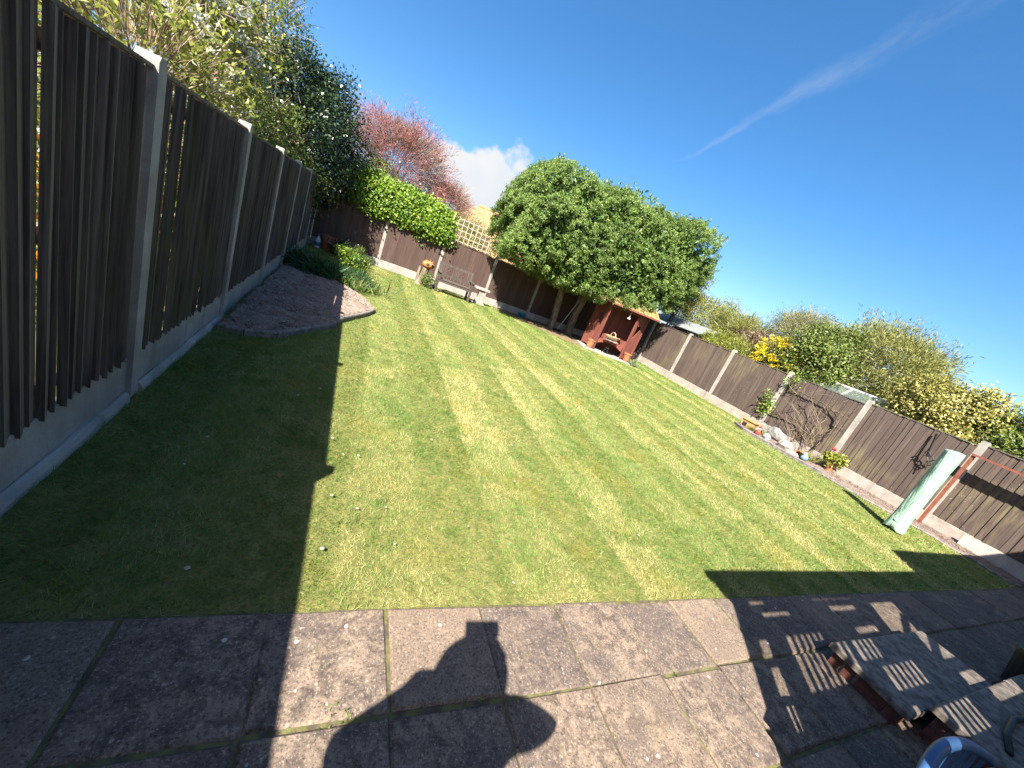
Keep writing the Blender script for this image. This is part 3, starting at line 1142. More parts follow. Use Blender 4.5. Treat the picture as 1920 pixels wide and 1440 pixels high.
def conifer():
    t = empty('conifer_tree', (7.25, 13.2, 0), 0, 'large dense green conifer clipped to a block, on two bare trunks', 'tree')
    ox, oy = 7.25, 13.2

    def loc(p):
        return (p[0] - ox, p[1] - oy, p[2])
    for (a, m, b, r0) in (((7.22, 13.2, -0.05), (7.10, 13.15, 0.8), (6.75, 13.0, 2.6), 0.15), ((8.02, 13.15, -0.05), (7.95, 13.1, 0.9), (8.15, 12.95, 2.7), 0.15)):
        mb = MB()
        ps = []
        rs = []
        for i in range(9):
            k = i / 8
            p = Vector(a).lerp(Vector(m), k * 2) if k < 0.5 else Vector(m).lerp(Vector(b), k * 2 - 1)
            ps.append(loc(p))
            rs.append(r0 * (1.35 - 1.1 * min(k * 6, 0.35)) * (1 - 0.25 * k))
        mb.tube(ps, rs, 12, wob=0.07, rnd=R)
        for s in range(4):
            z = 1.6 + 0.3 * s
            limb(mb, loc((a[0] - 0.2, 13.0, z)), loc((a[0] + R.uniform(-1.6, 1.6), 12.6 + R.uniform(-0.8, 0.5), z + 0.9)), 0.06, 0.02)
        mb.build('trunk', BARK, t, smooth=True)
    mb = MB()
    for s in range(40):
        x = R.uniform(4.4, 11.2)
        limb(mb, loc((7.5 + (x - 7.5) * 0.25, 12.8, 2.3 + R.uniform(0, 1.0))), loc((x, R.uniform(11.6, 13.6), R.uniform(2.4, 4.7))), 0.05, 0.012)
    mb.build('branches', BARK_DK, t, smooth=True)
    # skin: a long clipped block, bottom rising to the right, top nearly level
    g = np.random.default_rng(5)

    def block(n, s0, s1):
        d = unit(g.normal(size=(n, 3)) * np.array([1.0, 0.75, 0.8]))
        p = 6.0
        k = (np.abs(d) ** p).sum(1) ** (-1 / p)
        lum = 1 + 0.075 * (2 * fbm(d[:, 0] * 8.5 + 4 + d[:, 2], d[:, 2] * 6.0 + d[:, 1] * 4 + 7, 3, 2) - 1)
        q = d * (k * g.uniform(s0, s1, n) * lum)[:, None]
        X = 7.53 + q[:, 0] * 3.86
        u = np.clip((X - 3.65) / 8.2, 0, 1)
        Y = 12.25 + q[:, 1] * 1.55
        bot = 1.72 + 0.05 * u + 0.95 * np.clip((u - 0.60) / 0.40, 0, 1) ** 1.5 - 0.18 * np.exp(-((u - 0.38) / 0.16) ** 2)
        top = 4.80 + 0.55 * u + 0.12 * np.sin(u * 17) - 0.7 * np.clip((0.1 - u) / 0.1, 0, 1) ** 1.5
        Z = bot + (top - bot) * np.clip(q[:, 2] * 0.5 + 0.5, 0, 1.04)
        return np.stack([X, Y, Z], 1), d
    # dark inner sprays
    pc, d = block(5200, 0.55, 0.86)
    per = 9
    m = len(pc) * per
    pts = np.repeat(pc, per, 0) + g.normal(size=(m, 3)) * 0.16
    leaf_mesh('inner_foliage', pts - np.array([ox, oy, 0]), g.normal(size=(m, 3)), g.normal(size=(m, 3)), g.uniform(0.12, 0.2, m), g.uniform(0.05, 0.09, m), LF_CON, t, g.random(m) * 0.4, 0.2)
    # sprays on the skin: each a little fan of scale leaves
    pc, d = block(9000, 0.90, 1.0)
    n = len(pc)
    nz = fbm(pc[:, 0] * 2.4, pc[:, 2] * 2.4 + pc[:, 1] * 1.3, 12, 3)
    keep = nz > 0.43
    pc, d, nz = pc[keep], d[keep], nz[keep]
    n = len(pc)
    per = 32
    m = n * per
    outd = np.repeat(unit(d * np.array([0.45, 1.1, 0.9])), per, 0)
    rad = g.random(m)[:, None] ** 0.6
    pts = np.repeat(pc, per, 0) + unit(g.normal(size=(m, 3))) * rad * 0.09
    dirs = outd * 0.35 + g.normal(size=(m, 3)) * 0.6 + np.array([0, 0, 0.1])
    nr = outd * 0.9 + g.normal(size=(m, 3)) * 0.5 + np.array([0, 0, 0.35])
    rn = np.clip(0.5 * np.repeat(g.random(n), per) + 0.5 * g.random(m) + 0.5 * (np.repeat(nz, per) - 0.5), 0, 1)
    leaf_mesh('crown', pts - np.array([ox, oy, 0]), dirs, nr, g.uniform(0.04, 0.085, m), g.uniform(0.018, 0.032, m), LF_CON, t, rn, 0.2)
    # feathery leading shoots along the top and the right end
    k = 260
    u = g.random(k)
    X = 3.9 + 7.6 * u
    Z = 4.75 + 0.55 * u + 0.12 * np.sin(u * 17) - 0.5 * np.clip((0.08 - u) / 0.08, 0, 1)
    Y = g.uniform(11.0, 13.4, k)
    per = 26
    f = np.tile(np.linspace(0, 1, per), k)
    lean = np.repeat(np.stack([g.normal(0.05, 0.25, k), g.normal(0, 0.25, k), np.ones(k)], 1), per, 0)
    ln = np.repeat(g.uniform(0.08, 0.26, k), per)
    pts = np.repeat(np.stack([X, Y, Z - 0.08], 1), per, 0) + lean * (f * ln)[:, None] + g.normal(size=(k * per, 3)) * (0.045 * (1.1 - f))[:, None]
    leaf_mesh('shoots', pts - np.array([ox, oy, 0]), lean * 0.7 + g.normal(size=(k * per, 3)) * 0.6, g.normal(size=(k * per, 3)), 0.09, 0.03, LF_CON, t, g.random(k * per), 0.2)


conifer()


def bush(name, label, cat, c, r, clumps, per, cr, L, W, mat, seed, p=2.2, lump=0.2, up=0.3, group=None, stem=True, flowers=None, dirmode='leaf', ground=0.0, twigs=0, twig_mat=None, rn_mix=0.5, zmin=None):
    t = empty(name, (c[0], c[1], ground), 0, label, cat, group)
    lc = (0, 0, c[2] - ground)
    pts, nr, cl = crown_points(lc, r, clumps, per, cr, p, lump, seed=seed, zmin=zmin)
    g = np.random.default_rng(seed + 1)
    n = len(pts)
    if dirmode == 'twig':
        d = nr * 0.8 + g.normal(size=(n, 3)) * 0.5 + np.array([0, 0, up])
    else:
        d = nr * 0.25 + g.normal(size=(n, 3)) * 0.8 + np.array([0, 0, up * 0.6])
    nn = nr + g.normal(size=(n, 3)) * 0.65 + np.array([0, 0, 0.4])
    rn = np.clip(rn_mix * cl + (1 - rn_mix) * g.random(n), 0, 1)
    leaf_mesh('crown', pts, d, nn, g.uniform(0.7, 1.25, n) * L, g.uniform(0.75, 1.2, n) * W, mat, t, rn)
    rr = random.Random(seed)
    if stem:
        mb = MB()
        for k in range(stem if isinstance(stem, int) and stem > 1 else 5):
            a = rr.uniform(0, 6.28)
            q = rr.uniform(0.2, 0.75)
            limb(mb, (0.08 * math.cos(a), 0.08 * math.sin(a), -0.06), (r[0] * q * math.cos(a), r[1] * q * math.sin(a), lc[2] + r[2] * rr.uniform(-0.2, 0.7)), 0.035, 0.008, rnd=rr)
        mb.build('trunk', BARK_DK, t, smooth=True)
    if twigs:
        dd = unit(g.normal(size=(twigs, 3)) + np.array([0, 0, 0.4]))
        st = dd * np.array(r) * g.uniform(0.3, 0.8, (twigs, 1)) + np.array(lc)
        leaf_mesh('twigs', st, dd + g.normal(size=(twigs, 3)) * 0.3 + np.array([0, 0, 0.25]), g.normal(size=(twigs, 3)), g.uniform(0.25, 0.6, twigs) * min(1.0, max(r)), 0.009, twig_mat or LF_TWIG, t, fold=0.04)
    if flowers:
        fm, fn, fper, fl, fw = flowers
        fp, fnr, fcl = crown_points(lc, (r[0] * 1.02, r[1] * 1.02, r[2] * 1.02), fn, fper, fl * 0.8, p, lump, shell=(0.9, 1.05), inner=0.0, seed=seed + 7, zmin=zmin)
        leaf_mesh('blossom', fp, fnr + g.normal(size=(len(fp), 3)) * 0.6, g.normal(size=(len(fp), 3)) + fnr, fl, fw, fm, t)
    return t


# gold conifer spilling out behind the clipped block
bush('golden_conifer', 'yellow-green golden conifer showing behind the clipped conifer block', 'tree', (11.75, 12.5, 3.4), (0.75, 0.9, 1.15), 260, 40, 0.13, 0.10, 0.035, LF_GOLD, 21, group=None)

# beyond the shaded fence
def blossom_tree():
    c = (-3.0, 8.7)
    t = empty('blossom_tree', (c[0], c[1], -0.06), 0, 'open tree with lime leaves and white blossom behind the shaded fence', 'tree')
    rr = random.Random(4)
    mb = MB()
    main = [(0, 0.3, 0), (0.05, 0.2, 1.2), (0.0, 0.1, 2.2), (0.05, -0.15, 2.75)]
    mb.tube(main, [0.17, 0.14, 0.12, 0.10], 10, wob=0.1, rnd=rr)
    tips = []
    for k in range(16):
        a = rr.uniform(0, 6.28)
        s = rr.uniform(0.5, 1.0)
        b = (0.95 * s * math.cos(a), 2.1 * s * math.sin(a), rr.uniform(2.6, 4.6))
        st = main[rr.choice([2, 3, 3])]
        ps = limb(mb, st, b, 0.055, 0.02, 0.15, 6, rr)
        for q in range(5):
            p = ps[rr.randrange(2, 7)]
            e = (p[0] + rr.uniform(-0.4, 0.4), p[1] + rr.uniform(-0.6, 0.6), p[2] + rr.uniform(-0.25, 0.5))
            limb(mb, p, e, 0.016, 0.006, 0.15, 3, rr)
            tips.append(e)
        tips.append(b)
    mb.build('trunk', BARK, t, smooth=True)
    tips = np.array(tips)
    g = np.random.default_rng(9)
    n = len(tips)
    per = 40
    pts = np.repeat(tips, per, 0) + g.normal(size=(n * per, 3)) * 0.15
    d = unit(g.normal(size=(n * per, 3))) + np.array([0, 0, -0.15])
    leaf_mesh('crown', pts, d, g.normal(size=(n * per, 3)) + np.array([0, 0, 0.8]), g.uniform(0.09, 0.16, n * per), g.uniform(0.035, 0.06, n * per), LF_LIME, t, np.clip(np.repeat(g.random(n), per) * 0.5 + 0.5 * g.random(n * per), 0, 1))
    m = 230
    ix = g.integers(0, n, m)
    fp = np.repeat(tips[ix] + g.normal(size=(m, 3)) * 0.14, 26, 0) + g.normal(size=(m * 26, 3)) * 0.05
    leaf_mesh('blossom', fp, g.normal(size=(m * 26, 3)), g.normal(size=(m * 26, 3)), 0.06, 0.042, LF_WHITE, t)
    # fine bare twigs
    k = 1300
    ix = g.integers(0, n, k)
    st = tips[ix] + g.normal(size=(k, 3)) * 0.25
    leaf_mesh('twigs', st, unit(g.normal(size=(k, 3))) + np.array([0, 0, 0.2]), g.normal(size=(k, 3)), g.uniform(0.15, 0.45, k), 0.008, LF_TWIG, t, fold=0.05)


blossom_tree()
bush('twiggy_shrub', 'twiggy brown shrub with sparse lime leaves over the patio end of the shaded fence', 'shrub', (-2.3, 5.7, 1.9), (0.7, 1.6, 0.95), 170, 30, 0.13, 0.085, 0.034, LF_LIME, 31, stem=14, twigs=1600, flowers=(LF_WHITE, 60, 26, 0.045, 0.03), ground=-0.06)
bush('glossy_evergreen', 'tall dark glossy evergreen in the corner behind both fences', 'tree', (-2.0, 13.6, 2.75), (1.35, 1.75, 1.85), 950, 46, 0.15, 0.085, 0.05, LF_HOLLY, 41, p=2.4, lump=0.28, stem=9, ground=-0.06)
bush('evergreen_shrub', 'mid green evergreen bush behind the shaded fence, beside the dark one', 'shrub', (-2.6, 11.3, 2.0), (1.05, 1.4, 1.05), 330, 40, 0.15, 0.08, 0.035, LF_MID, 43, lump=0.25, stem=7, twigs=600, ground=-0.06)
bush('leafy_tree', 'thin upright tree with dark leaves rising against the sky over the shaded fence', 'tree', (-2.9, 12.6, 4.5), (0.7, 1.3, 1.5), 110, 30, 0.17, 0.085, 0.04, LF_MID, 47, lump=0.3, stem=8, twigs=500, ground=-0.06)
bush('ochre_hedge', 'rusty orange leafed hedge glimpsed behind the blossom tree', 'hedge', (-6.2, 8.0, 1.3), (0.9, 4.5, 1.35), 200, 30, 0.2, 0.13, 0.07, LF_BROWN, 49, p=3, stem=6, ground=-0.06)
bush('low_hedge', 'sunlit green hedge glimpsed through gaps in the shaded fence', 'hedge', (-3.2, 4.5, 0.55), (0.7, 3.4, 0.6), 200, 30, 0.15, 0.09, 0.05, LF_LIME, 53, p=3, stem=6, ground=-0.06)
bush('orange_flower_clump', 'orange and yellow flowers glimpsed through gaps in the shaded fence', 'flowers', (-2.1, 4.7, 0.75), (0.35, 0.6, 0.55), 40, 26, 0.1, 0.06, 0.05, LF_ORANGE, 55, stem=4, ground=-0.06)
bush('border_shrub', 'green shrub close behind the far half of the shaded fence', 'shrub', (-2.7, 8.6, 0.6), (0.6, 2.2, 0.7), 140, 30, 0.15, 0.08, 0.04, LF_MID, 57, p=3, stem=6, ground=-0.06)

# beyond the far fence
def ivy_hedge():
    t = empty('ivy_hedge', (1.0, 14.25, 0), 0, 'bright lime green ivy hedge tumbling over the far fence', 'hedge')
    g = np.random.default_rng(60)
    n = 700
    x = g.uniform(-1.75, 1.55, n)
    X = x + 1.0
    top = 2.62 - 0.10 * np.clip(X - 0.6, 0, 3) ** 1.6 + 0.16 * (fbm(X * 2.2, X * 0 + 3, 5, 3) - 0.5) * 2
    low = 1.60 + 0.14 * (fbm(X * 3.2, X * 0 + 9, 6, 2) - 0.5) * 2 + 0.35 * np.clip(-X - 0.1, 0, 1)
    ang = g.uniform(-0.35, 1.0, n) * math.pi / 2 * 1.1
    cy = np.cos(ang)
    sy = np.sin(ang)
    z = np.where(sy > 0, low + (top - low) * (0.25 + 0.75 * sy), low + (top - low) * 0.25 * (1 + sy * 1.6))
    y = -0.02 - 0.45 * cy + 0.12 * (fbm(X * 2.5, z * 2.5, 8, 2) - 0.5)
    back = g.random(n) < 0.25
    y[back] = g.uniform(-0.2, 0.5, back.sum())
    pc = np.stack([x, y, z], 1)
    per = 40
    m = n * per
    pts = np.repeat(pc, per, 0) + g.normal(size=(m, 3)) * 0.10
    pts[:, 1] = np.where((pts[:, 2] < 1.70), np.minimum(pts[:, 1], -0.45), pts[:, 1])
    d = g.normal(size=(m, 3)) * 0.8 + np.array([0, -0.4, -0.3])
    nr = g.normal(size=(m, 3)) * 0.6 + np.array([-0.1, -0.8, 0.7])
    rn = np.clip(np.repeat(g.random(n), per) * 0.45 + 0.55 * g.random(m), 0, 1)
    leaf_mesh('crown', pts, d, nr, g.uniform(0.05, 0.095, m), g.uniform(0.04, 0.075, m), LF_IVY, t, rn)
    mb = MB()
    for k in range(12):
        x0 = R.uniform(-1.6, 1.4)
        limb(mb, (x0, 0.1, -0.06), (x0 + R.uniform(-0.3, 0.3), 0.0, 2.1), 0.03, 0.01)
    mb.build('trunk', BARK_DK, t, smooth=True)


ivy_hedge()
bush('red_twig_shrub', 'tall red and tan twiggy shrub behind the ivy hedge', 'shrub', (0.5, 16.0, 3.45), (1.95, 1.2, 1.45), 460, 46, 0.17, 0.15, 0.013, LF_RED, 71, p=2.3, lump=0.3, up=0.25, stem=14, dirmode='twig', twigs=9000, ground=-0.06)
bush('red_twig_shrub', 'lower red twiggy shrub next to the trellis, before the tiled roof', 'shrub', (2.55, 16.2, 2.85), (1.05, 0.9, 0.75), 150, 44, 0.13, 0.13, 0.011, LF_RED, 73, p=2.2, lump=0.3, up=0.2, stem=10, dirmode='twig', twigs=2600, ground=-0.06)
bush('dark_undergrowth', 'dark green foliage between glossy evergreen and ivy hedge', 'shrub', (-0.3, 15.2, 2.2), (1.1, 0.7, 0.95), 200, 36, 0.14, 0.085, 0.045, LF_MID, 75, stem=6, ground=-0.06)
bush('trellis_shrub', 'sparse grey-green shrub seen through the trellis', 'shrub', (3.6, 15.2, 1.9), (0.9, 0.6, 0.75), 200, 34, 0.14, 0.07, 0.03, LF_MID, 77, stem=7, twigs=900, ground=-0.06)

# trellis on top of the far fence
t = empty('trellis', (2.50, 13.86, 0), 0, 'square wooden trellis standing on the far fence above the bench', 'trellis')
for i in range(11):
    MB().box(i * 0.178, i * 0.178 + 0.026, -0.012, 0.002, 1.69, 2.50 + R.uniform(-0.01, 0.01)).build('lath', WOOD_TRELLIS, t)
for j in range(5):
    MB().box(-0.02, 1.826, 0.003, 0.017, 1.72 + j * 0.178, 1.746 + j * 0.178).build('lath', WOOD_TRELLIS, t)


# bungalow beyond
def bungalow():
    t = empty('bungalow', (8.0, 25.0, -0.06), math.radians(-8), 'distant bungalow with tan tiled roof behind the trellis', 'house')
    MB().box(-5.2, 6.0, -3.2, 3.2, 0, 2.3).build('wall', RENDERWALL, t)
    rf = empty('roof', (0, 0, 0))
    rf.parent = t
    n = 26
    mb = MB()
    for k in range(n):
        a, b = k / n, (k + 1) / n + 0.012
        za, zb = 1.5 + 2.75 * a, 1.5 + 2.75 * b
        ya, yb = -5.2 + 5.2 * a, -5.2 + 5.2 * b
        xa, xb = -5.6 + 3.4 * a, -5.6 + 3.4 * b
        mb.add([(xa, ya, za + 0.04), (6.4, ya, za + 0.04), (6.4, yb, zb), (xb, yb, zb), (xa, ya, za), (6.4, ya, za)], [(0, 1, 2, 3), (4, 5, 1, 0)])
    mb.build('tile_courses', TILE, rf, fix=False)
    MB().add([(-5.6, -5.2, 1.5), (-5.6, 3.6, 2.5), (-2.2, 0, 4.25), (6.4, 3.6, 2.5), (6.4, 0, 4.25)], [(0, 2, 1), (1, 2, 4, 3)]).build('roof_plane', TILE, rf)
    MB().tube([(-2.2, 0, 4.27), (6.4, 0, 4.27)], 0.1, 8).build('ridge', TILE, rf)
    for x in (-3, 1):
        w = MB().box(x, x + 1.4, -3.24, -3.19, 1.0, 2.1).build('window', WHITE, t)
        MB().box(x + 0.08, x + 1.32, -3.26, -3.245, 1.08, 2.02).build('pane', GLASS, w)


bungalow()

# beyond the sunny fence
bush('olive_bush', 'rounded olive green bush behind the grey shed roof', 'shrub', (14.2, 13.0, 2.2), (1.1, 1.7, 1.35), 480, 44, 0.15, 0.08, 0.04, LF_OLIVE, 81, lump=0.22, stem=6, ground=-0.06)
bush('spiky_bush', 'spiky narrow-leaved bush between olive bush and lime shrub', 'shrub', (13.7, 10.9, 2.3), (0.65, 0.85, 0.9), 200, 46, 0.12, 0.26, 0.018, LF_OLIVE, 83, dirmode='twig', stem=5, ground=-0.06)
bush('lime_shrub', 'small bright lime shrub peeping over the sunny fence', 'shrub', (12.15, 9.75, 1.62), (0.5, 0.95, 0.66), 240, 44, 0.1, 0.08, 0.02, LF_LIME, 85, dirmode='twig', stem=5, ground=-0.06)
bush('brown_shrub', 'brownish shrub between lime shrub and yellow forsythia', 'shrub', (13.4, 9.7, 2.0), (0.6, 0.9, 0.8), 210, 40, 0.12, 0.07, 0.035, LF_BROWN, 87, stem=6, twigs=500, ground=-0.06)
bush('forsythia', 'forsythia shrub covered with bright yellow flowers behind the sunny fence', 'shrub', (12.7, 8.25, 1.95), (0.45, 0.75, 0.72), 70, 26, 0.11, 0.06, 0.035, LF_OLIVE, 89, stem=9, flowers=(LF_YEL, 150, 30, 0.055, 0.045), ground=-0.06)
bush('green_tree', 'bushy green small tree next to the forsythia, towards the patio', 'tree', (13.1, 7.35, 2.45), (0.8, 1.0, 1.05), 440, 40, 0.15, 0.085, 0.045, LF_MID, 91, lump=0.28, stem=9, twigs=1200, ground=-0.06)
bush('feathery_shrub', 'pale feathery grey-green shrub standing above the forsythia', 'shrub', (14.6, 9.1, 3.0), (0.8, 1.2, 1.0), 330, 50, 0.15, 0.14, 0.014, LF_OLIVE, 93, dirmode='twig', up=0.5, stem=9, twigs=1800, ground=-0.06)
bush('willowy_bush', 'large rounded willowy olive bush behind the greenhouse', 'shrub', (14.6, 6.5, 2.65), (1.2, 1.5, 1.45), 760, 56, 0.16, 0.14, 0.02, LF_OLIVE, 95, dirmode='twig', lump=0.22, stem=9, twigs=1600, ground=-0.06)
bush('variegated_shrub', 'dense cream and yellow variegated shrub behind the sunny fence', 'shrub', (12.75, 4.1, 1.95), (0.8, 0.98, 1.02), 560, 42, 0.10, 0.075, 0.042, LF_VAR, 97, p=2.4, lump=0.2, stem=6, ground=-0.06)
bush('dark_shrub', 'deep green shrub beyond the variegated one, nearest the patio', 'shrub', (13.0, 2.6, 1.9), (0.8, 1.0, 0.95), 420, 40, 0.14, 0.085, 0.045, LF_MID, 99, stem=6, twigs=300, ground=-0.06)
bush('tall_back_shrub', 'green hedge shrub filling behind forsythia and small tree', 'shrub', (13.4, 8.6, 1.4), (0.7, 1.2, 0.9), 300, 40, 0.15, 0.08, 0.04, LF_MID, 103, stem=6, ground=-0.06)

# low shed with felt roof
t = empty('shed', (12.9, 12.3, -0.06), rrz, 'low shed with grey-green felt roof behind the sunny fence', 'shed')
MB().box(-1.5, 1.5, -1.0, 1.0, 0, 1.85).build('wall', WOOD_RIGHT, t)
MB().prism([(-1.62, 0), (1.62, 0), (1.62, 0.03), (-1.62, 0.03)], -1.2, 0.0, Matrix.Translation((0, 0, 2.28)) @ Matrix.Rotation(math.radians(17), 4, 'X')).build('roof_panel', ROOFING, t)
MB().prism([(-1.62, 0), (1.62, 0), (1.62, 0.03), (-1.62, 0.03)], 0.003, 1.2, Matrix.Translation((0, 0, 2.28)) @ Matrix.Rotation(math.radians(-17), 4, 'X')).build('roof_panel', ROOFING, t)

# greenhouse glimpsed over the fence
t = empty('greenhouse', (13.0, 5.75, -0.20), rrz, 'small glass greenhouse with white frame glimpsed over the sunny fence', 'greenhouse')
for x in (-0.95, -0.32, 0.32, 0.95):
    MB().beam((x, -0.6, 1.75), (x, 0.1, 2.2), 0.03, 0.03).build('roof_bar', WHITE, t)
    MB().box(x - 0.015, x + 0.015, -0.615, -0.585, 0, 1.73).build('upright', WHITE, t)
for i, x in enumerate((-0.93, -0.30, 0.34)):
    MB().add([(x, -0.6, 1.765), (x + 0.59, -0.6, 1.765), (x + 0.59, 0.1, 2.215), (x, 0.1, 2.215)], [(0, 1, 2, 3)]).build('pane', GLASS, t, fix=False)
MB().beam((-0.97, 0.1, 2.23), (0.97, 0.1, 2.23), 0.04, 0.04).build('ridge', WHITE, t)
MB().beam((-0.97, -0.6, 1.74), (0.97, -0.6, 1.74), 0.04, 0.04).build('eave', WHITE, t)

# ------------------------------------------------------------------ plants in the corner
t = tuft('daffodil_leaves', (-0.55, 9.0, 0.0), 520, 0.42, 0.022, LF_BLADE, 'clump of blue-green daffodil leaves beside the soil bed', 'plant', None, 0.75, 0.8, 0.22, 110)
t.scale = (1.8, 1.0, 1.0)
t = tuft('daffodil_leaves', (-0.05, 9.25, 0.0), 420, 0.40, 0.020, LF_BLADE, 'grassy clump of leaves at the lawn side of the bed', 'plant', None, 0.6, 0.9, 0.20, 111)
t = tuft('strap_leaf_plant', (-1.05, 9.3, 0.0), 260, 0.50, 0.028, LF_BLADE, 'dark strap-leaved plant against the shaded fence', 'plant', None, 0.7, 0.8, 0.15, 112)
t = tuft('green_clump', (0.08, 8.85, 0.0), 420, 0.30, 0.016, LF_MID, 'bushy grass-green clump overhanging the pointed end of the bed', 'plant', None, 0.6, 0.9, 0.20, 113)
for i, (x, y, h, lb) in enumerate([(-0.30, 9.7, 0.62, 'upright lime spurge with fluffy heads, nearer the shaded fence'), (-0.02, 9.75, 0.55, 'upright lime spurge with fluffy heads, nearer the open lawn')]):
    t = empty('spurge', (x, y, 0), 0, lb, 'plant')
    mb = MB()
    for k in range(7):
        limb(mb, (0, 0, -0.02), (R.uniform(-0.15, 0.15), R.uniform(-0.12, 0.12), h * R.uniform(0.7, 1)), 0.008, 0.005)
    mb.build('stem', LF_LIME, t)
    g = np.random.default_rng(120 + i)
    n = 700
    p = g.normal(size=(n, 3)) * np.array([0.10, 0.08, 0.0])
    p[:, 2] = h * g.uniform(0.3, 1.08, n)
    leaf_mesh('foliage', p, g.normal(size=(n, 3)) + np.array([0, 0, 0.8]), g.normal(size=(n, 3)), 0.06, 0.018, LF_IVY, t)
t = tuft('lavender', (0.10, 9.85, 0), 260, 0.42, 0.012, LF_OLIVE, 'grey lavender clump beside the lime spurge', 'plant', None, 0.35, 1.0, 0.06, 130)
t = bush('corner_foliage', 'dark low foliage behind the stone bowl in the corner', 'plant', (-0.35, 13.0, 0.22), (0.45, 0.3, 0.28), 60, 26, 0.08, 0.06, 0.03, LF_HOLLY, 131, stem=3)
t = tuft('grassy_plant', (0.18, 12.6, 0), 160, 0.38, 0.012, LF_MID, 'thin leafy plant beside the teal pot', 'plant', None, 0.45, 0.9, 0.08, 132)


def pot(name, loc, r0, r1, h, mat, label, rim=0.012, seg=20, cat='pot', group=None):
    t = empty(name, loc, 0, label, cat, group)
    MB().lathe([(r0, 0), (r1, h), (r1 + rim, h), (r1 + rim, h + 0.035), (r1 - 0.01, h + 0.035), (r1 - 0.02, h - 0.02)], seg).build('body', mat, t, smooth=False)
    MB().lathe([(r1 - 0.025, h - 0.015), (0.01, h - 0.005)], seg).build('compost', SOIL, t)
    return t


pot('teal_pot', (-0.05, 12.45, 0), 0.11, 0.16, 0.24, TEAL, 'glazed teal plant pot in front of the far fence')
o = tuft('pot_plant', (-0.05, 12.45, 0.24), 90, 0.36, 0.014, LF_MID, 'thin upright plant growing in the teal pot', 'plant', None, 0.25, 1.1, 0.05, 133)
pot('brown_pot', (-0.95, 13.55, 0), 0.15, 0.21, 0.40, TERRA, 'large brown-red pot in the shady corner')
# white bottle
t = empty('white_bottle', (-1.22, 13.35, 0), 0, 'white plastic bottle with blue label in the shady corner', 'bottle')
MB().lathe([(0.07, 0), (0.075, 0.02), (0.075, 0.24), (0.03, 0.31), (0.03, 0.35)], 14).build('body', WHITE, t, smooth=True)
MB().lathe([(0.077, 0.07), (0.077, 0.18)], 14).build('label_band', BLUE, t, smooth=True)
MB().lathe([(0.033, 0.35), (0.033, 0.39)], 12).build('cap', BLUE, t)
# stone bowl on a foot
t = empty('stone_bowl', (-0.62, 13.25, 0), 0, 'wide shallow stone bowl on a low foot, in the shady corner', 'bowl')
MB().lathe([(0.16, 0), (0.10, 0.05), (0.10, 0.14)], 16).build('foot', STONE_GREY, t, smooth=True)
MB().lathe([(0.11, 0.14), (0.26, 0.20), (0.33, 0.27), (0.33, 0.29), (0.29, 0.28), (0.12, 0.21)], 22).build('basin', STONE_GREY, t, smooth=True)
# marker stick
t = MB().tube([(0, 0, 0), (0.02, 0.01, 0.18), (0.03, 0.01, 0.36)], 0.008, 6).build('marker_stick', TWIG)
t.location = (-0.20, 5.83, 0.02)
tag(t, 'short pale stick standing in the soil bed', 'stick')

# ------------------------------------------------------------------ by the far fence
# log stump with chiminea-like bowl
t = empty('log_stump', (2.0, 13.1, 0), 0, 'rough weathered log stump in front of the far fence', 'stump')
mb = MB()
mb.tube([(-0.08, 0, -0.03), (-0.05, 0, 0.2), (-0.02, 0, 0.42), (0.0, 0, 0.55)], [0.16, 0.12, 0.11, 0.13], 12, wob=0.16, rnd=R)
mb.build('log', BARK, t)
MB().tube([(-0.16, 0.02, -0.03), (-0.2, 0.0, 0.3), (-0.2, 0.0, 0.56)], [0.08, 0.055, 0.05], 9, wob=0.15, rnd=R).build('side_log', BARK, t)
t = empty('terracotta_planter', (2.03, 13.08, 0.545), 0.2, 'round orange terracotta planter with two holes on the log stump', 'planter')
MB().lathe([(0.07, 0.0), (0.16, 0.05), (0.205, 0.12), (0.19, 0.19), (0.13, 0.24), (0.13, 0.26), (0.10, 0.26), (0.10, 0.2)], 22, wob=0.02, rnd=R).build('body', TERRA_OR, t, smooth=True)
for a in (-2.0, -1.15):
    mb = MB().lathe([(0.045, 0), (0.03, 0.012)], 12, sx=1.3)
    o = mb.build('hole', BLACK, t)
    o.location = (0.192 * math.cos(a), 0.192 * math.sin(a), 0.15)
    o.rotation_euler = (math.radians(80), 0, a + math.pi / 2)
g = np.random.default_rng(4)
leaf_mesh('dry_stems', np.array([[0, 0, 0.22]] * 26) + g.normal(size=(26, 3)) * 0.03, g.normal(size=(26, 3)) * 0.9 + np.array([0, 0, 0.7]), g.normal(size=(26, 3)), 0.16, 0.02, LF_BROWN, t)
t = bush('flowering_plant', 'small green leafy plant growing at the foot of the stump', 'plant', (2.12, 12.85, 0.2), (0.17, 0.13, 0.24), 40, 26, 0.05, 0.05, 0.03, LF_MID, 140, stem=3)
t = MB().lathe([(0.02, 0), (0.14, 0.02), (0.165, 0.12), (0.12, 0.23), (0.03, 0.26)], 14, wob=0.08, rnd=R).build('round_stone', STONE_GREY, smooth=True)
t.location = (2.32, 13.35, 0.0)
tag(t, 'rounded grey stone between stump and bench', 'stone')


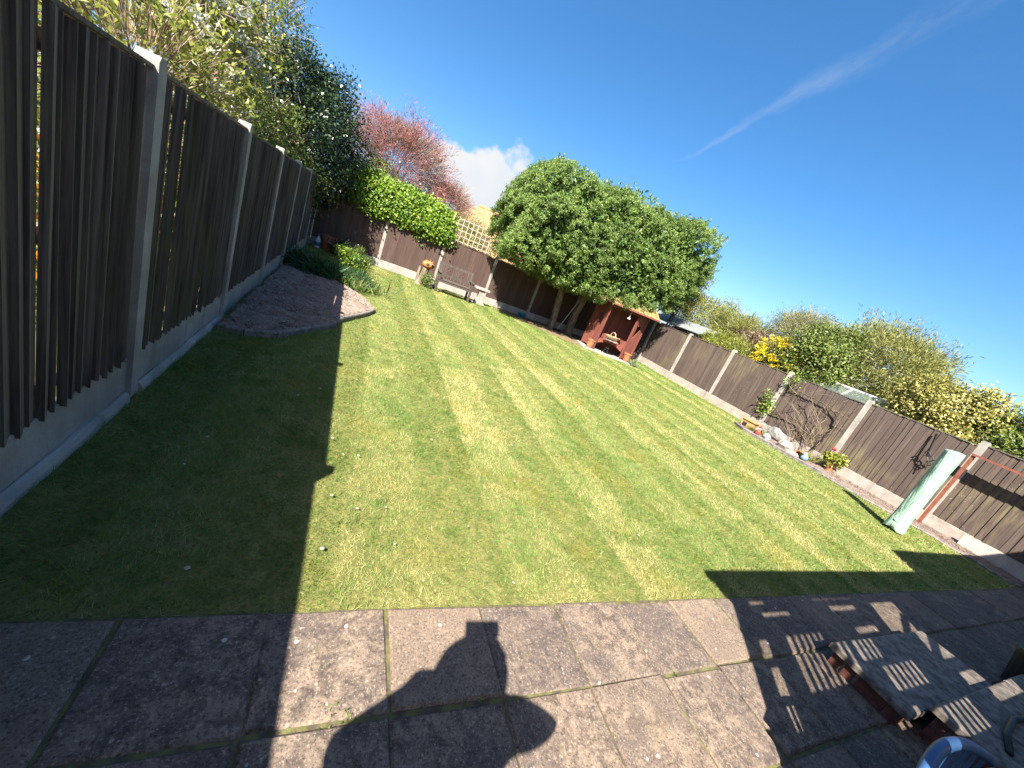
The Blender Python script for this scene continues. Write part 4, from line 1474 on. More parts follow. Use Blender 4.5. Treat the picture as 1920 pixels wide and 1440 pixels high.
# bench
def bench():
    t = empty('garden_bench', (2.97, 12.86, 0), math.radians(-2), 'weathered wooden garden bench with criss-cross back under the trellis', 'bench')
    W2 = 0.60
    for s in (-1, 1):
        x = s * (W2 - 0.035)
        MB().box(x - 0.032, x + 0.032, -0.26, -0.195, -0.02, 0.62).build('leg', WOOD_GREY, t)
        MB().beam((x, 0.20, -0.02), (x, 0.22, 0.42), 0.064, 0.064).beam((x, 0.22, 0.42), (x, 0.30, 0.90), 0.06, 0.06).build('leg', WOOD_GREY, t)
        MB().box(x - 0.045, x + 0.045, -0.30, 0.26, 0.622, 0.655).build('armrest', WOOD_GREY, t)
        MB().box(x - 0.02, x + 0.02, -0.193, 0.18, 0.33, 0.40).build('side_rail', WOOD_GREY, t)
        MB().box(x - 0.018, x + 0.018, -0.193, 0.17, 0.10, 0.14).build('side_rail', WOOD_GREY, t)
    MB().box(-W2 + 0.07, W2 - 0.07, -0.255, -0.215, 0.33, 0.405).build('front_rail', WOOD_GREY, t)
    for k in range(5):
        y = -0.27 + k * 0.095
        MB().slab(-W2 + 0.07 * (0 < k < 5), W2 - 0.07 * (0 < k < 5), y + (0 if k else -0.0), y + 0.078, 0.41, 0.435, 0.004).build('seat_slat', WOOD_GREY, t)

    def bp(x, h):          # point on the raked back
        f = (h - 0.42) / 0.48
        return (x, 0.22 + 0.08 * f, h)
    MB().beam(bp(-W2, 0.89), bp(W2, 0.89), 0.035, 0.075).build('top_rail', WOOD_GREY, t)
    MB().beam(bp(-W2 + 0.06, 0.55), bp(W2 - 0.06, 0.55), 0.03, 0.06).build('back_rail', WOOD_GREY, t)
    for x in (-0.50, -0.44, -0.09, -0.03, 0.03, 0.09, 0.44, 0.50):
        MB().beam(bp(x, 0.582), bp(x, 0.85), 0.02, 0.026, (0, 1, 0)).build('back_slat', WOOD_GREY, t)
    for c in (-0.265, 0.265):
        for (dx0, dx1) in ((-0.14, 0.14), (0.14, -0.14), (-0.14, 0.0), (0.0, 0.14), (0.14, 0.0), (0.0, -0.14)):
            h0, h1 = (0.582, 0.85)
            if abs(dx1 - dx0) < 0.2:
                h0, h1 = ((0.716, 0.85) if abs(dx0) > 0.1 else (0.582, 0.716))
            y = 0.006 if dx1 > dx0 else -0.006
            a = bp(c + dx0, h0)
            b = bp(c + dx1, h1)
            MB().beam((a[0], a[1] + y, a[2]), (b[0], b[1] + y, b[2]), 0.010, 0.024, (0, 1, 0)).build('lattice_slat', WOOD_GREY, t)
    for x in np.linspace(-0.48, 0.48, 9):
        MB().beam(bp(x, 0.44), bp(x, 0.518), 0.02, 0.03, (0, 1, 0)).build('back_slat', WOOD_GREY, t)


bench()
# stone side table
t = empty('stone_table', (4.05, 13.15, 0), math.radians(-4), 'small pale stone table close beside the wooden bench', 'table')
MB().slab(-0.26, 0.26, -0.17, 0.17, 0.50, 0.565, 0.012).build('table_top', STONE, t)
MB().prism([(-0.13, 0), (0.13, 0), (0.15, 0.08), (0.09, 0.18), (0.085, 0.38), (0.15, 0.5), (-0.15, 0.5), (-0.085, 0.38), (-0.09, 0.18), (-0.15, 0.08)], -0.11, 0.11).build('pedestal', STONE, t)
MB().slab(-0.2, 0.2, -0.15, 0.15, -0.03, 0.05, 0.012).build('base', STONE, t)
# blue bowl
t = empty('blue_bowl', (6.0, 13.55, 0), 0, 'blue plastic bowl at the foot of the far fence', 'bowl')
MB().lathe([(0.12, 0), (0.16, 0.12), (0.18, 0.15), (0.16, 0.15), (0.11, 0.02)], 18).build('body', BLUE, t, smooth=True)
# broom leaning on the second trunk
t = empty('broom', (7.35, 12.95, 0), 0, 'long pale-handled broom leaning between the conifer trunks', 'broom')
MB().tube([(0.02, 0, 0.08), (0.47, 0.06, 1.40)], 0.014, 8).build('handle', PALEMETAL, t)
MB().box(-0.13, 0.13, -0.03, 0.03, 0.05, 0.085).build('head', BLACK, t)
g = np.random.default_rng(3)
n = 160
p = np.stack([g.uniform(-0.12, 0.12, n), g.uniform(-0.03, 0.03, n), np.full(n, 0.055)], 1)
leaf_mesh('bristles', p, g.normal(size=(n, 3)) * 0.15 + np.array([0, 0, -1.0]), g.normal(size=(n, 3)), 0.06, 0.006, BLACK, t)


# ------------------------------------------------------------------ arbour
def arbour():
    d = Vector((0.957, -0.289, 0))
    ang = math.atan2(d.y, d.x)
    # concrete base
    pad = empty('concrete_paving', (8.03, 11.22, 0), ang, 'pale concrete paving base under the red arbour', 'paving')
    for i in range(4):
        MB().slab(-0.42 + i * 0.5, 0.07 + i * 0.5, -0.22, 0.28, -0.04, 0.035, 0.008, 0.004, R).build('base_slab', CONC, pad)
        MB().slab(-0.42 + i * 0.5, 0.07 + i * 0.5, 0.29, 0.85, -0.04, 0.033, 0.008, 0.004, R).build('base_slab', CONC, pad)
    t = empty('arbour', (8.03, 11.22, 0.036), ang, 'red-stained wooden arbour with bench seat and mossy roof in the corner', 'arbour')
    H = 1.72
    D = 0.72
    sp = 0.26
    # side panels: splayed outwards to the back, tongued planks with a triangular cut-out
    for s, x0 in ((-1, 0.0), (1, 1.10)):
        a = Vector((x0, 0, 0))
        b = Vector((x0 - 0.26, 0.68, 0)) if s < 0 else Vector((x0 + 0.46, 0.30, 0))
        u = (b - a).normalized()
        ln = (b - a).length
        n = Vector((u.y, -u.x, 0))
        fr = Matrix(((u.x, n.x, 0, a.x), (u.y, n.y, 0, a.y), (0, 0, 1, 0), (0, 0, 0, 1)))
        MB().box(-0.035, 0.035, -0.035, 0.035, 0, H, fr).build('post', WOOD_RED, t)
        MB().box(ln - 0.035, ln + 0.035, -0.035, 0.035, 0, H, fr).build('post', WOOD_RED, t)
        # panel as planks; hole between u=.18...57 , z=.75..1.25 as a triangle
        k = 6
        w = (ln - 0.078) / k
        for i in range(k):
            u0 = 0.038 + i * w
            u1 = u0 + w - 0.004
            if i in (1, 2, 3):
                # triangle: wide at the top, pointing down towards the front
                zt = 1.30
                f0 = (i - 1) / 3.0
                f1 = i / 3.0
                zb0 = 0.80 + 0.36 * f0
                zb1 = 0.80 + 0.36 * f1
                MB().prism([(u0, 0.06), (u1, 0.06), (u1, zb1), (u0, zb0)], -0.012, 0.012, fr).build('plank', WOOD_RED, t)
                MB().prism([(u0, zt), (u1, zt), (u1, H), (u0, H)], -0.012, 0.012, fr).build('plank', WOOD_RED, t)
            else:
                MB().prism([(u0, 0.06), (u1, 0.06), (u1, H), (u0, H)], -0.012, 0.012, fr).build('plank', WOOD_RED, t)
        MB().box(0.04, ln - 0.04, -0.06 if s > 0 else 0.013, -0.013 if s > 0 else 0.06, 0.62, 0.65, fr).build('armrest', WOOD_RED, t)
    # back boards
    x0, x1 = -sp + 0.04, 1.10 + 0.46
    k = 17
    for i in range(4):
        MB().box(1.548, 1.572, 0.335 + i * 0.092, 0.42 + i * 0.092, 0.06, H).build('plank', WOOD_RED, t)
    w = (x1 - x0) / k
    for i in range(k):
        MB().box(x0 + i * w, x0 + (i + 1) * w - 0.005, D - 0.012, D + 0.012, 0.06, H).build('plank', WOOD_RED, t)
    # front header
    MB().box(0.037, 1.063, -0.03, 0.03, H - 0.10, H - 0.002).build('header', WOOD_RED, t)
    # seat
    for i in range(5):
        y = 0.12 + i * 0.105
        e = sp * y / D
        MB().slab(-e + 0.045, 1.05 + 1.5 * min(y, 0.28), y, y + 0.088, 0.40, 0.425, 0.004).build('seat_slat', WOOD_RED, t)
    arch = [(-0.02, 0.395), (-0.02, 0.24), (0.06, 0.27), (0.2, 0.325), (0.37, 0.35), (0.55, 0.358), (0.73, 0.35), (0.9, 0.325), (1.04, 0.27), (1.12, 0.24), (1.12, 0.395)]
    arch = [(0.04 + (p[0] + 0.02) * 1.02 / 1.14, p[1]) for p in arch]
    MB().prism(arch, 0.085, 0.115).build('seat_apron', WOOD_RED, t)
    # roof: two slopes with the ridge along the front
    rf = empty('roof', (0, 0, 0))
    rf.parent = t
    X0, X1 = -0.60, 1.74
    for side in (0, 1):
        for kx in range(8):
            xa = X0 + (X1 - X0) * kx / 8
            xb = X0 + (X1 - X0) * (kx + 1) / 8 - 0.004
            for ky in range(5):
                f0, f1 = ky / 5, (ky + 1) / 5 + 0.03
                def pt(x, f, lift):
                    y = -0.24 + 0.60 * f if side == 0 else 0.96 - 0.60 * f
                    return (x, y, H + 0.03 + 0.30 * f + lift)
                q = [pt(xa, f0, 0.016), pt(xb, f0, 0.016), pt(xb, f1, 0.0), pt(xa, f1, 0.0)]
                lo = [(p[0], p[1], p[2] - 0.014) for p in q]
                MB().add(q + lo, [(0, 1, 2, 3), (7, 6, 5, 4), (0, 4, 5, 1), (1, 5, 6, 2), (2, 6, 7, 3), (3, 7, 4, 0)]).build('shingle', MOSSROOF, rf)
    MB().beam((X0, -0.235, H + 0.01), (X1, -0.235, H + 0.01), 0.02, 0.05).build('fascia', WOOD_RED, rf)
    for xx in (X0 + 0.012, X1 - 0.012):
        MB().prism([(xx - 0.01, 0), (xx + 0.01, 0), (xx + 0.01, 0.01), (xx - 0.01, 0.01)], 0, 0.01).v
        mb = MB()
        mb.add([(xx - 0.01, -0.20, H + 0.0), (xx - 0.01, 0.92, H + 0.0), (xx - 0.01, 0.36, H + 0.29), (xx + 0.01, -0.20, H + 0.0), (xx + 0.01, 0.92, H + 0.0), (xx + 0.01, 0.36, H + 0.29)], [(0, 1, 2), (5, 4, 3), (0, 3, 4, 1), (1, 4, 5, 2), (2, 5, 3, 0)])
        mb.build('gable', WOOD_RED, rf)
    # hanging lamp
    t2 = empty('hanging_lamp', (0, 0, 0), 0, 'small white dome lamp hanging from the arbour eave', 'lamp')
    m = Matrix.Translation((8.03, 11.22, 0.036)) @ Matrix.Rotation(ang, 4, 'Z')
    w = m @ Vector((0.72, -0.10, 1.42))
    t2.location = w
    MB().tube([(0, 0, 0.06), (0, 0, 0.30)], 0.006, 6).build('cord', WHITE, t2)
    MB().lathe([(0.005, 0.065), (0.03, 0.06), (0.075, 0.0), (0.07, 0.0), (0.02, 0.05)], 16).build('shade', WHITE, t2, smooth=True)
    # little finial cluster at the roof end
    t3 = empty('wind_spinner', (0, 0, 0), 0, 'small white ornament fixed to the arbour roof corner over the sunny fence', 'ornament')
    t3.location = m @ Vector((1.77, -0.20, 1.74))
    for k in range(4):
        a = k * math.pi / 2 + 0.4
        MB().lathe([(0.004, -0.01), (0.04, 0.0), (0.004, 0.012)], 10, c=(0.045 * math.cos(a), 0, 0.045 * math.sin(a))).build('petal', WHITE, t3)
    MB().tube([(-0.03, 0, -0.06), (0, 0, 0)], 0.008, 6).build('stem', WHITE, t3)
    # table with trug
    p = m @ Vector((0.50, -0.02, 0))
    t4 = empty('garden_table', (p.x, p.y, 0.035), 0, 'small round black iron table in front of the arbour seat', 'table')
    MB().lathe([(0.27, 0.50), (0.275, 0.505), (0.275, 0.515), (0.0, 0.517)], 22).build('table_top', STONE_GREY, t4)
    for k in range(3):
        a = k * 2.094 + 0.5
        ps = [(0.16 * math.cos(a), 0.16 * math.sin(a), 0.0), (0.05 * math.cos(a), 0.05 * math.sin(a), 0.15), (0.03 * math.cos(a), 0.03 * math.sin(a), 0.3), (0.14 * math.cos(a), 0.14 * math.sin(a), 0.5)]
        MB().tube(ps, 0.010, 6).build('leg', BLACK, t4)
    MB().lathe([(0.075, 0.20), (0.085, 0.21), (0.075, 0.22)], 16).build('ring', BLACK, t4)
    t5 = empty('trug_basket', (p.x, p.y, 0.553), ang + 0.2, 'pale wooden trug basket with hoop handle on the round table', 'basket')
    t5.scale = (1.35, 1.3, 1.3)
    mb = MB()
    n = 12
    prof = [(-0.13, 0.11), (-0.10, 0.03), (0, 0.0), (0.10, 0.03), (0.13, 0.11)]
    for i in range(n + 1):
        f = i / n * 2 - 1
        s = max(0.25, (1 - abs(f) ** 2.5))
        for (yy, zz) in prof:
            mb.v.append((f * 0.24, yy * s, zz * s + 0.09 * f * f + 0.002))
    for i in range(n):
        for j in range(4):
            mb.f.append((i * 5 + j, i * 5 + j + 1, (i + 1) * 5 + j + 1, (i + 1) * 5 + j))
    mb.build('body', WICKER, t5, smooth=True, fix=False)
    hp = [(0, 0.125 * math.cos(a), 0.11 + 0.11 * math.sin(a)) for a in np.linspace(0, math.pi, 11)]
    MB().tube(hp, 0.014, 6).build('handle', WICKER, t5)
    # pots at both front posts
    for (lx_, ly_, lb) in ((-0.14, 0.02, 'terracotta pot at the arbour post nearer the conifer trunks'), (1.30, -0.05, 'terracotta pot at the arbour post nearer the sunny fence')):
        w = m @ Vector((lx_, ly_, 0))
        pot('terracotta_pot', (w.x, w.y, 0.035), 0.10, 0.145, 0.26, TERRA, lb, group='terracotta pots by the arbour')
    w = m @ Vector((1.56, -0.20, 0))
    tuft('pale_clump', (w.x, w.y, 0), 320, 0.27, 0.016, LF_PALE, 'pale green grassy clump beside the arbour pot near the sunny fence', 'plant', None, 0.9, 0.7, 0.06, 150)


arbour()

# ------------------------------------------------------------------ right border
# climber: trained hoops on the fence
def climber():
    t = empty('climber', (10.95, 5.25, 0), 0, 'bare trained climber with dark hooped stems on the sunny fence', 'climber')
    ox, oy = 10.95, 5.25
    X = 11.17
    def L(pts):
        return [(X + R.uniform(-0.03, 0.0) - ox, p[0] - oy, p[1]) for p in pts]

    def sm(pts, n=4):
        out = []
        for i in range(len(pts) - 1):
            p0 = pts[max(i - 1, 0)]; p1 = pts[i]; p2 = pts[i + 1]; p3 = pts[min(i + 2, len(pts) - 1)]
            for k in range(n):
                f = k / n
                out.append(tuple(0.5 * (2 * p1[j] + (p2[j] - p0[j]) * f + (2 * p0[j] - 5 * p1[j] + 4 * p2[j] - p3[j]) * f * f + (3 * p1[j] - p0[j] - 3 * p2[j] + p3[j]) * f ** 3) for j in range(2)))
        out.append(pts[-1])
        return out
    main = [(5.25, 0.05), (5.12, 0.32), (5.05, 0.70), (5.03, 0.98), (5.12, 1.22), (5.40, 1.36), (5.75, 1.40), (6.15, 1.42), (6.45, 1.36)]
    second = [(5.66, 0.20), (5.55, 0.42), (5.65, 0.60), (5.90, 0.68), (6.2, 0.66), (6.5, 0.62), (6.85, 0.66), (7.12, 0.55), (7.25, 0.28)]
    cross1 = [(5.66, 0.22), (5.3, 0.55), (5.05, 0.85)]
    cross2 = [(6.45, 0.62), (6.05, 0.95), (5.75, 1.25)]
    up = [(5.35, 0.1), (5.45, 0.45), (5.55, 0.8), (5.72, 1.1), (6.0, 1.2)]
    for i, (c, r0) in enumerate(((main, 0.020), (second, 0.016), (cross1, 0.009), (cross2, 0.009), (up, 0.012))):
        ps = sm(c)
        MB().tube(L(ps), [r0 * (1 - 0.5 * k / len(ps)) for k in range(len(ps))], 7, wob=0.25, rnd=R).build('stem', VINE, t)
    mb = MB()
    for k in range(46):
        y = R.uniform(5.0, 5.9)
        z = R.uniform(0.05, 1.0)
        a = (X - 0.06 - ox, y - oy, z)
        b = (X - R.uniform(0.02, 0.25) - ox, y + R.uniform(-0.35, 0.5) - oy, z + R.uniform(0.1, 0.6))
        limb(mb, a, b, 0.0045, 0.002, 0.3, 5)
    for k in range(14):
        y = R.uniform(5.0, 5.35)
        a = (X - 0.1 - ox, y - oy, 0.1)
        limb(mb, a, (X - R.uniform(0.1, 0.4) - ox, y + R.uniform(-0.5, 0.5) - oy, R.uniform(0.15, 0.5)), 0.004, 0.002, 0.4, 5)
    for k in range(16):
        y = R.uniform(5.1, 6.3)
        limb(mb, (X - 0.03 - ox, y - oy, 1.35), (X - R.uniform(0.05, 0.2) - ox, y + R.uniform(-0.7, 0.3) - oy, R.uniform(1.15, 1.72)), 0.004, 0.002, 0.35, 5)
    mb.build('twigs', TWIG, t)
    g = np.random.default_rng(6)
    n = 420
    c = np.array([(6.72, 0.62), (6.55, 0.72), (6.66, 0.85), (6.5, 1.55), (6.35, 1.75), (6.8, 0.95)])[g.integers(0, 6, n)]
    p = np.stack([X - 0.06 - ox - np.abs(g.normal(size=n)) * 0.04, c[:, 0] - oy + g.normal(size=n) * 0.10, c[:, 1] + g.normal(size=n) * 0.10], 1)
    leaf_mesh('foliage', p, g.normal(size=(n, 3)), g.normal(size=(n, 3)) + np.array([-0.8, 0, 0.5]), 0.055, 0.035, LF_IVY, t)


climber()


def rock(loc, r, label, mat, seed, cat='rock', sz=0.7, rz=0.0, group=None):
    bm = bmesh.new()
    bmesh.ops.create_icosphere(bm, subdivisions=2, radius=1)
    g = random.Random(seed)
    o3 = [Vector((g.uniform(-1, 1), g.uniform(-1, 1), g.uniform(-1, 1))).normalized() for _ in range(9)]
    for v in bm.verts:
        k = 1.0
        for q in o3:
            dd = v.co.normalized().dot(q)
            if dd > 0.72:
                k = min(k, 0.74 / dd)
        v.co = Vector((v.co.x * r[0], v.co.y * r[1], v.co.z * r[2])) * k * g.uniform(0.96, 1.04)
    me = bpy.data.meshes.new('rock')
    bm.to_mesh(me)
    bm.free()
    o = link_mesh('rock', me, mat)
    o.location = loc
    o.rotation_euler = (0, 0, rz)
    return tag(o, label, cat, group)


rock((10.90, 5.95, 0.16), (0.16, 0.30, 0.20), 'grey slanting slab of rock leaning on the gravel board by the climber', STONE_GREY, 1)
rock((10.42, 5.35, 0.10), (0.17, 0.22, 0.15), 'largest creamy white rock in the stony border', STONE, 2)
rock((10.28, 5.78, 0.07), (0.10, 0.12, 0.12), 'small pointed grey-white rock next to the red ornament', STONE_GREY, 3)
rock((10.25, 5.05, 0.04), (0.12, 0.2, 0.07), 'flat pale stone behind the rope edging', STONE, 4)
rock((10.6, 6.3, 0.06), (0.08, 0.1, 0.08), 'small grey stone next to the ochre box', STONE_GREY, 5)
t = empty('hedgehog_box', (10.45, 6.42, 0.01), 0.2, 'small ochre wooden box with dark opening at the border end', 'box')
MB().box(-0.13, 0.13, -0.17, 0.17, 0, 0.20).build('box', OCHRE, t)
MB().slab(-0.16, 0.16, -0.20, 0.20, 0.203, 0.225, 0.004).build('lid', OCHRE, t)
MB().box(-0.134, -0.1305, 0.02, 0.13, 0.02, 0.13).build('opening', BLACK, t)
t = empty('red_ornament', (10.22, 5.98, 0.02), 0.3, 'red and white garden gnome lying among the stones', 'ornament')
MB().lathe([(0.05, 0), (0.07, 0.03), (0.055, 0.10), (0.03, 0.13)], 12).build('body', RED, t, smooth=True)
MB().lathe([(0.035, 0.13), (0.045, 0.16), (0.03, 0.19)], 12).build('head', WHITE, t, smooth=True)
MB().lathe([(0.045, 0.185), (0.02, 0.24), (0.003, 0.28)], 12).build('hat', RED, t, smooth=True)
t = empty('tipped_pot', (10.42, 4.98, 0.085), 0, 'brown pot tipped on its side in the border', 'pot')
o = MB().lathe([(0.06, -0.1), (0.085, 0.08), (0.095, 0.08), (0.095, 0.11), (0.075, 0.11), (0.05, -0.06)], 16).build('body', TERRA, t)
o.rotation_euler = (math.radians(82), 0, math.radians(-70))
t = empty('blue_ornament', (10.36, 4.82, 0.02), 0, 'small light blue bird ornament beside the tipped pot', 'ornament')
MB().lathe([(0.02, 0), (0.06, 0.03), (0.075, 0.08), (0.05, 0.13), (0.02, 0.15)], 14, sx=1.4).build('body', simple('sky_blue_glaze', (0.16, 0.33, 0.50), (0.24, 0.42, 0.6), 6, rough=0.3, bump=0.03), t, smooth=True)
MB().lathe([(0.015, 0.13), (0.04, 0.16), (0.03, 0.20), (0.005, 0.21)], 12, c=(-0.06, 0, 0)).build('head', WHITE, t, smooth=True)
for i, (x, y, L_, lb) in enumerate([(10.5, 6.05, 0.2, 'low green plant between the ochre box and the rocks'), (10.55, 4.95, 0.25, 'thin grassy plant under the climber'), (10.75, 4.85, 0.3, 'wiry grey-green plant at the climber base'), (10.3, 6.2, 0.14, 'small green tuft just inside the rope edging')]):
    tuft('border_plant', (x, y, 0.02), 110, L_, 0.012, LF_OLIVE if i != 0 else LF_MID, lb, 'plant', None, 0.7, 0.7, 0.05, 160 + i)
for i in range(14):
    tuft('dry_tuft', (10.6 + R.uniform(-0.15, 0.35), 2.0 + 0.17 * i, 0.02), 16, 0.09, 0.006, LF_BROWN, 'tiny dry weed in the gravel along the sunny fence', 'weed', 'dry weeds in the gravel', 0.8, 0.6, 0.03, 180 + i)
# geranium
pot('plant_pot', (10.95, 4.55, 0.02), 0.08, 0.115, 0.17, TERRA, 'small pot holding the red geranium')
t = bush('geranium', 'leafy green geranium with one red flower in the border', 'plant', (10.95, 4.55, 0.30), (0.17, 0.20, 0.14), 40, 24, 0.05, 0.06, 0.055, LF_LIME, 171, stem=4, ground=0.19)
o = MB().tube([(0, 0.06, 0.1), (-0.02, 0.11, 0.34)], 0.005, 6).build('flower_stalk', LF_LIME, t)
g = np.random.default_rng(5)
leaf_mesh('flower', np.array([[-0.02, 0.11, 0.34]] * 60) + g.normal(size=(60, 3)) * 0.022, g.normal(size=(60, 3)), g.normal(size=(60, 3)), 0.03, 0.025, simple('red_petal', (0.55, 0.03, 0.06), (0.65, 0.05, 0.1), 10), t)

# iron hook on the fence
t = empty('iron_hook', (11.12, 3.42, 0), 0, 'black iron hanging bracket with curls on the worn fence panel', 'bracket')
MB().beam((0.06, 0.05, 1.73), (0.0, -0.06, 1.24), 0.02, 0.03).build('arm', BLACK, t)
for (cy, cz, rr_) in ((-0.04, 1.29, 0.045), (-0.12, 1.22, 0.05), (-0.20, 1.19, 0.035), (-0.15, 1.12, 0.04)):
    MB().tube([(0.0, cy + rr_ * math.cos(a), cz + rr_ * math.sin(a)) for a in np.linspace(0, 5.4, 14)], 0.010, 6).build('curl', BLACK, t)
MB().tube([(0.0, -0.06, 1.24), (0, -0.14, 1.15), (0.0, -0.17, 0.98)], 0.010, 6).build('stem', BLACK, t)

# covered rotary drier
t = empty('covered_drier', (8.93, 2.46, 0), 0.3, 'rotary clothes drier under a pale green cover standing in the lawn', 'clothes drier')
mb = MB()
prof = [(0.135, 0.00), (0.142, 0.03), (0.132, 0.10), (0.122, 0.20), (0.116, 0.28), (0.116, 0.35), (0.114, 0.43), (0.113, 0.52), (0.113, 0.6), (0.112, 0.68), (0.113, 0.76), (0.112, 0.85), (0.112, 0.93), (0.111, 1.01), (0.112, 1.1), (0.112, 1.18), (0.113, 1.26), (0.113, 1.35), (0.112, 1.43), (0.112, 1.52), (0.106, 1.545), (0.06, 1.552), (0.01, 1.55)]
seg = 48
rr = random.Random(3)
ph = [rr.uniform(0, 6.28) for _ in range(6)]
for (r, z) in prof:
    for j in range(seg):
        a = 2 * math.pi * j / seg
        wr = 0.05 * math.exp(-z / 0.10)
        q = r * (1 + wr * math.sin(3 * a + ph[0]) + 0.035 * math.sin(5 * a + z * 3 + ph[1]) + 0.03 * max(0, math.sin(9 * a + z * 1.5 + ph[3])) ** 6 + 0.03 * math.sin(z * 17 + 2 * a) * math.exp(-((z - 1.0) / 0.5) ** 2) + 0.035 * math.sin(2 * a + z * 9) * math.exp(-((z - 0.12) / 0.1) ** 2))
        zz = z + (0.03 * math.sin(2 * a + ph[2]) if z < 0.02 else 0) + 0.012 * math.cos(a + 1.0) * (z > 1.4)
        mb.v.append((q * math.cos(a), q * math.sin(a), max(zz, 0.0) + 0.015))
for i in range(len(prof) - 1):
    for j in range(seg):
        m = (j + 1) % seg
        mb.f.append((i * seg + j, i * seg + m, (i + 1) * seg + m, (i + 1) * seg + j))
mb.f.append(tuple((len(prof) - 1) * seg + j for j in range(seg)))
mb.build('cover', COVER, t, smooth=True)
MB().tube([(0, 0, -0.05), (0, 0, 1.5)], 0.025, 8).build('pole', PALEMETAL, t)
MB().tube([(0.126 * math.cos(a), 0.126 * math.sin(a), 0.17 + 0.03 * math.sin(a * 1.0)) for a in np.linspace(2.6, 4.6, 12)], 0.010, 6).build('fold', COVER, t, smooth=True)

# brown metal frame
t = empty('metal_frame', (10.98, 2.80, 0), 0, 'brown painted metal frame standing by the sunny fence near the patio', 'frame')
MB().box(-0.035, 0.035, -0.022, 0.022, -0.02, 1.60).build('upright', RUST, t)
MB().box(-0.06, 0.06, -2.35, 0.024, 1.602, 1.64).build('top_bar', RUST, t)
MB().box(-0.035, 0.035, -2.34, -2.296, -0.02, 1.60).build('upright', RUST, t)


# ------------------------------------------------------------------ steps, chair, hose
def plinth(name, x0, x1, y0, y1, h, courses, label, ov=0.03):
    t = empty(name, ((x0 + x1) / 2, (y0 + y1) / 2, 0.006), 0, label, 'step')
    cx, cy = (x0 + x1) / 2, (y0 + y1) / 2
    top = h - 0.045
    MB().box(x0 + ov + 0.012 - cx, x1 - ov - 0.012 - cx, y0 + ov + 0.012 - cy, y1 - ov - 0.012 - cy, 0, top - 0.001).build('core', MORTAR, t)
    ch = top / courses
    for c in range(courses):
        z0 = c * ch + 0.004
        z1 = (c + 1) * ch - 0.006
        off = 0.11 if c % 2 else 0.0
        # long sides
        for yy in (y0 + ov, y1 - ov - 0.06):
            x = x0 + ov - off
            while x < x1 - ov - 0.02:
                a, b = max(x, x0 + ov), min(x + 0.215, x1 - ov)
                if b - a > 0.03:
                    MB().slab(a - cx, b - cx - 0.010, yy - cy, yy + 0.06 - cy, z0, z1, 0.004, 0.002, R).build('brick', BRICK, t)
                x += 0.225
        for xx in (x0 + ov - 0.001, x1 - ov - 0.059):
            y = y0 + ov + 0.07 - (0.0 if c % 2 else 0.05)
            while y < y1 - ov - 0.09:
                a, b = max(y, y0 + ov + 0.07), min(y + 0.215, y1 - ov - 0.07)
                if b - a > 0.03:
                    MB().slab(xx - cx, xx + 0.06 - cx, a - cy, b - cy - 0.010, z0, z1, 0.004, 0.002, R).build('brick', BRICK, t)
                y += 0.225
    k = round((x1 - x0) / 0.48)
    w = (x1 - x0) / k
    for i in range(k):
        MB().slab(x0 + i * w - cx, x0 + (i + 1) * w - 0.008 - cx, y0 - cy, y1 - cy, top, h, 0.008, 0.003, R).build('top_slab', SLAB_PALE, t)
    return t


plinth('brick_step', 3.42, 4.88, 0.375, 0.815, 0.150, 1, 'low brick step with slab top on the patio, farther from the house')
plinth('brick_step', 3.58, 5.32, -0.10, 0.365, 0.235, 2, 'taller brick step with slab top next to the blue chair')


def plastic_chair():
    t = empty('plastic_chair', (2.27, -0.12, -0.12), math.radians(-4), 'blue-grey moulded plastic garden chair with slotted back on the patio', 'chair')
    # local: faces -y ; back at +y
    W = 0.27
    for (sx, sy) in ((-1, -1), (1, -1), (-1, 1), (1, 1)):
        MB().tube([(sx * 0.25, -0.06 + sy * 0.16 if sy < 0 else 0.2, 0.127), (sx * 0.21, -0.06 + sy * 0.13 if sy < 0 else 0.18, 0.42)], [0.02, 0.028], 8).build('leg', CHAIRBLUE, t)
    MB().slab(-0.24, 0.24, -0.20, 0.22, 0.42, 0.445, 0.01).build('seat', CHAIRBLUE, t)
    # curved top rail and slats
    ps = []
    for a in np.linspace(-1, 1, 15):
        ps.append((W * a, 0.27 - 0.05 * a * a, 0.80 - 0.05 * a * a))
    MB().tube(ps, 0.020, 8).build('top_rail', CHAIRBLUE, t, smooth=True)
    for a in np.linspace(-0.9, 0.9, 11):
        MB().beam((W * a * 0.9, 0.22, 0.44), (W * a, 0.268 - 0.05 * a * a, 0.79 - 0.05 * a * a), 0.022, 0.010, (0, 1, 0)).build('back_slat', CHAIRBLUE, t)
    for s in (-1, 1):
        MB().tube([(s * 0.265, 0.21, 0.72), (s * 0.29, 0.0, 0.64), (s * 0.28, -0.12, 0.62), (s * 0.25, -0.17, 0.42)], 0.02, 8).build('armrest', CHAIRBLUE, t, smooth=True)


plastic_chair()
t = MB().tube([(3.75, 0.10, 0.25), (3.95, 0.16, 0.262), (4.2, 0.19, 0.27), (4.5, 0.16, 0.26), (4.8, 0.12, 0.255), (5.2, 0.05, 0.255)], 0.016, 10).build('garden_hose', BLACK, smooth=True)
tag(t, 'black hose lying across the taller brick step', 'hose')
t = empty('black_planter', (5.75, 0.30, 0.006), 0, 'black planter at the end of the brick steps', 'planter')
MB().lathe([(0.16, 0), (0.21, 0.30), (0.225, 0.30), (0.225, 0.33), (0.19, 0.33), (0.15, 0.1)], 20).build('body', BLACK, t)

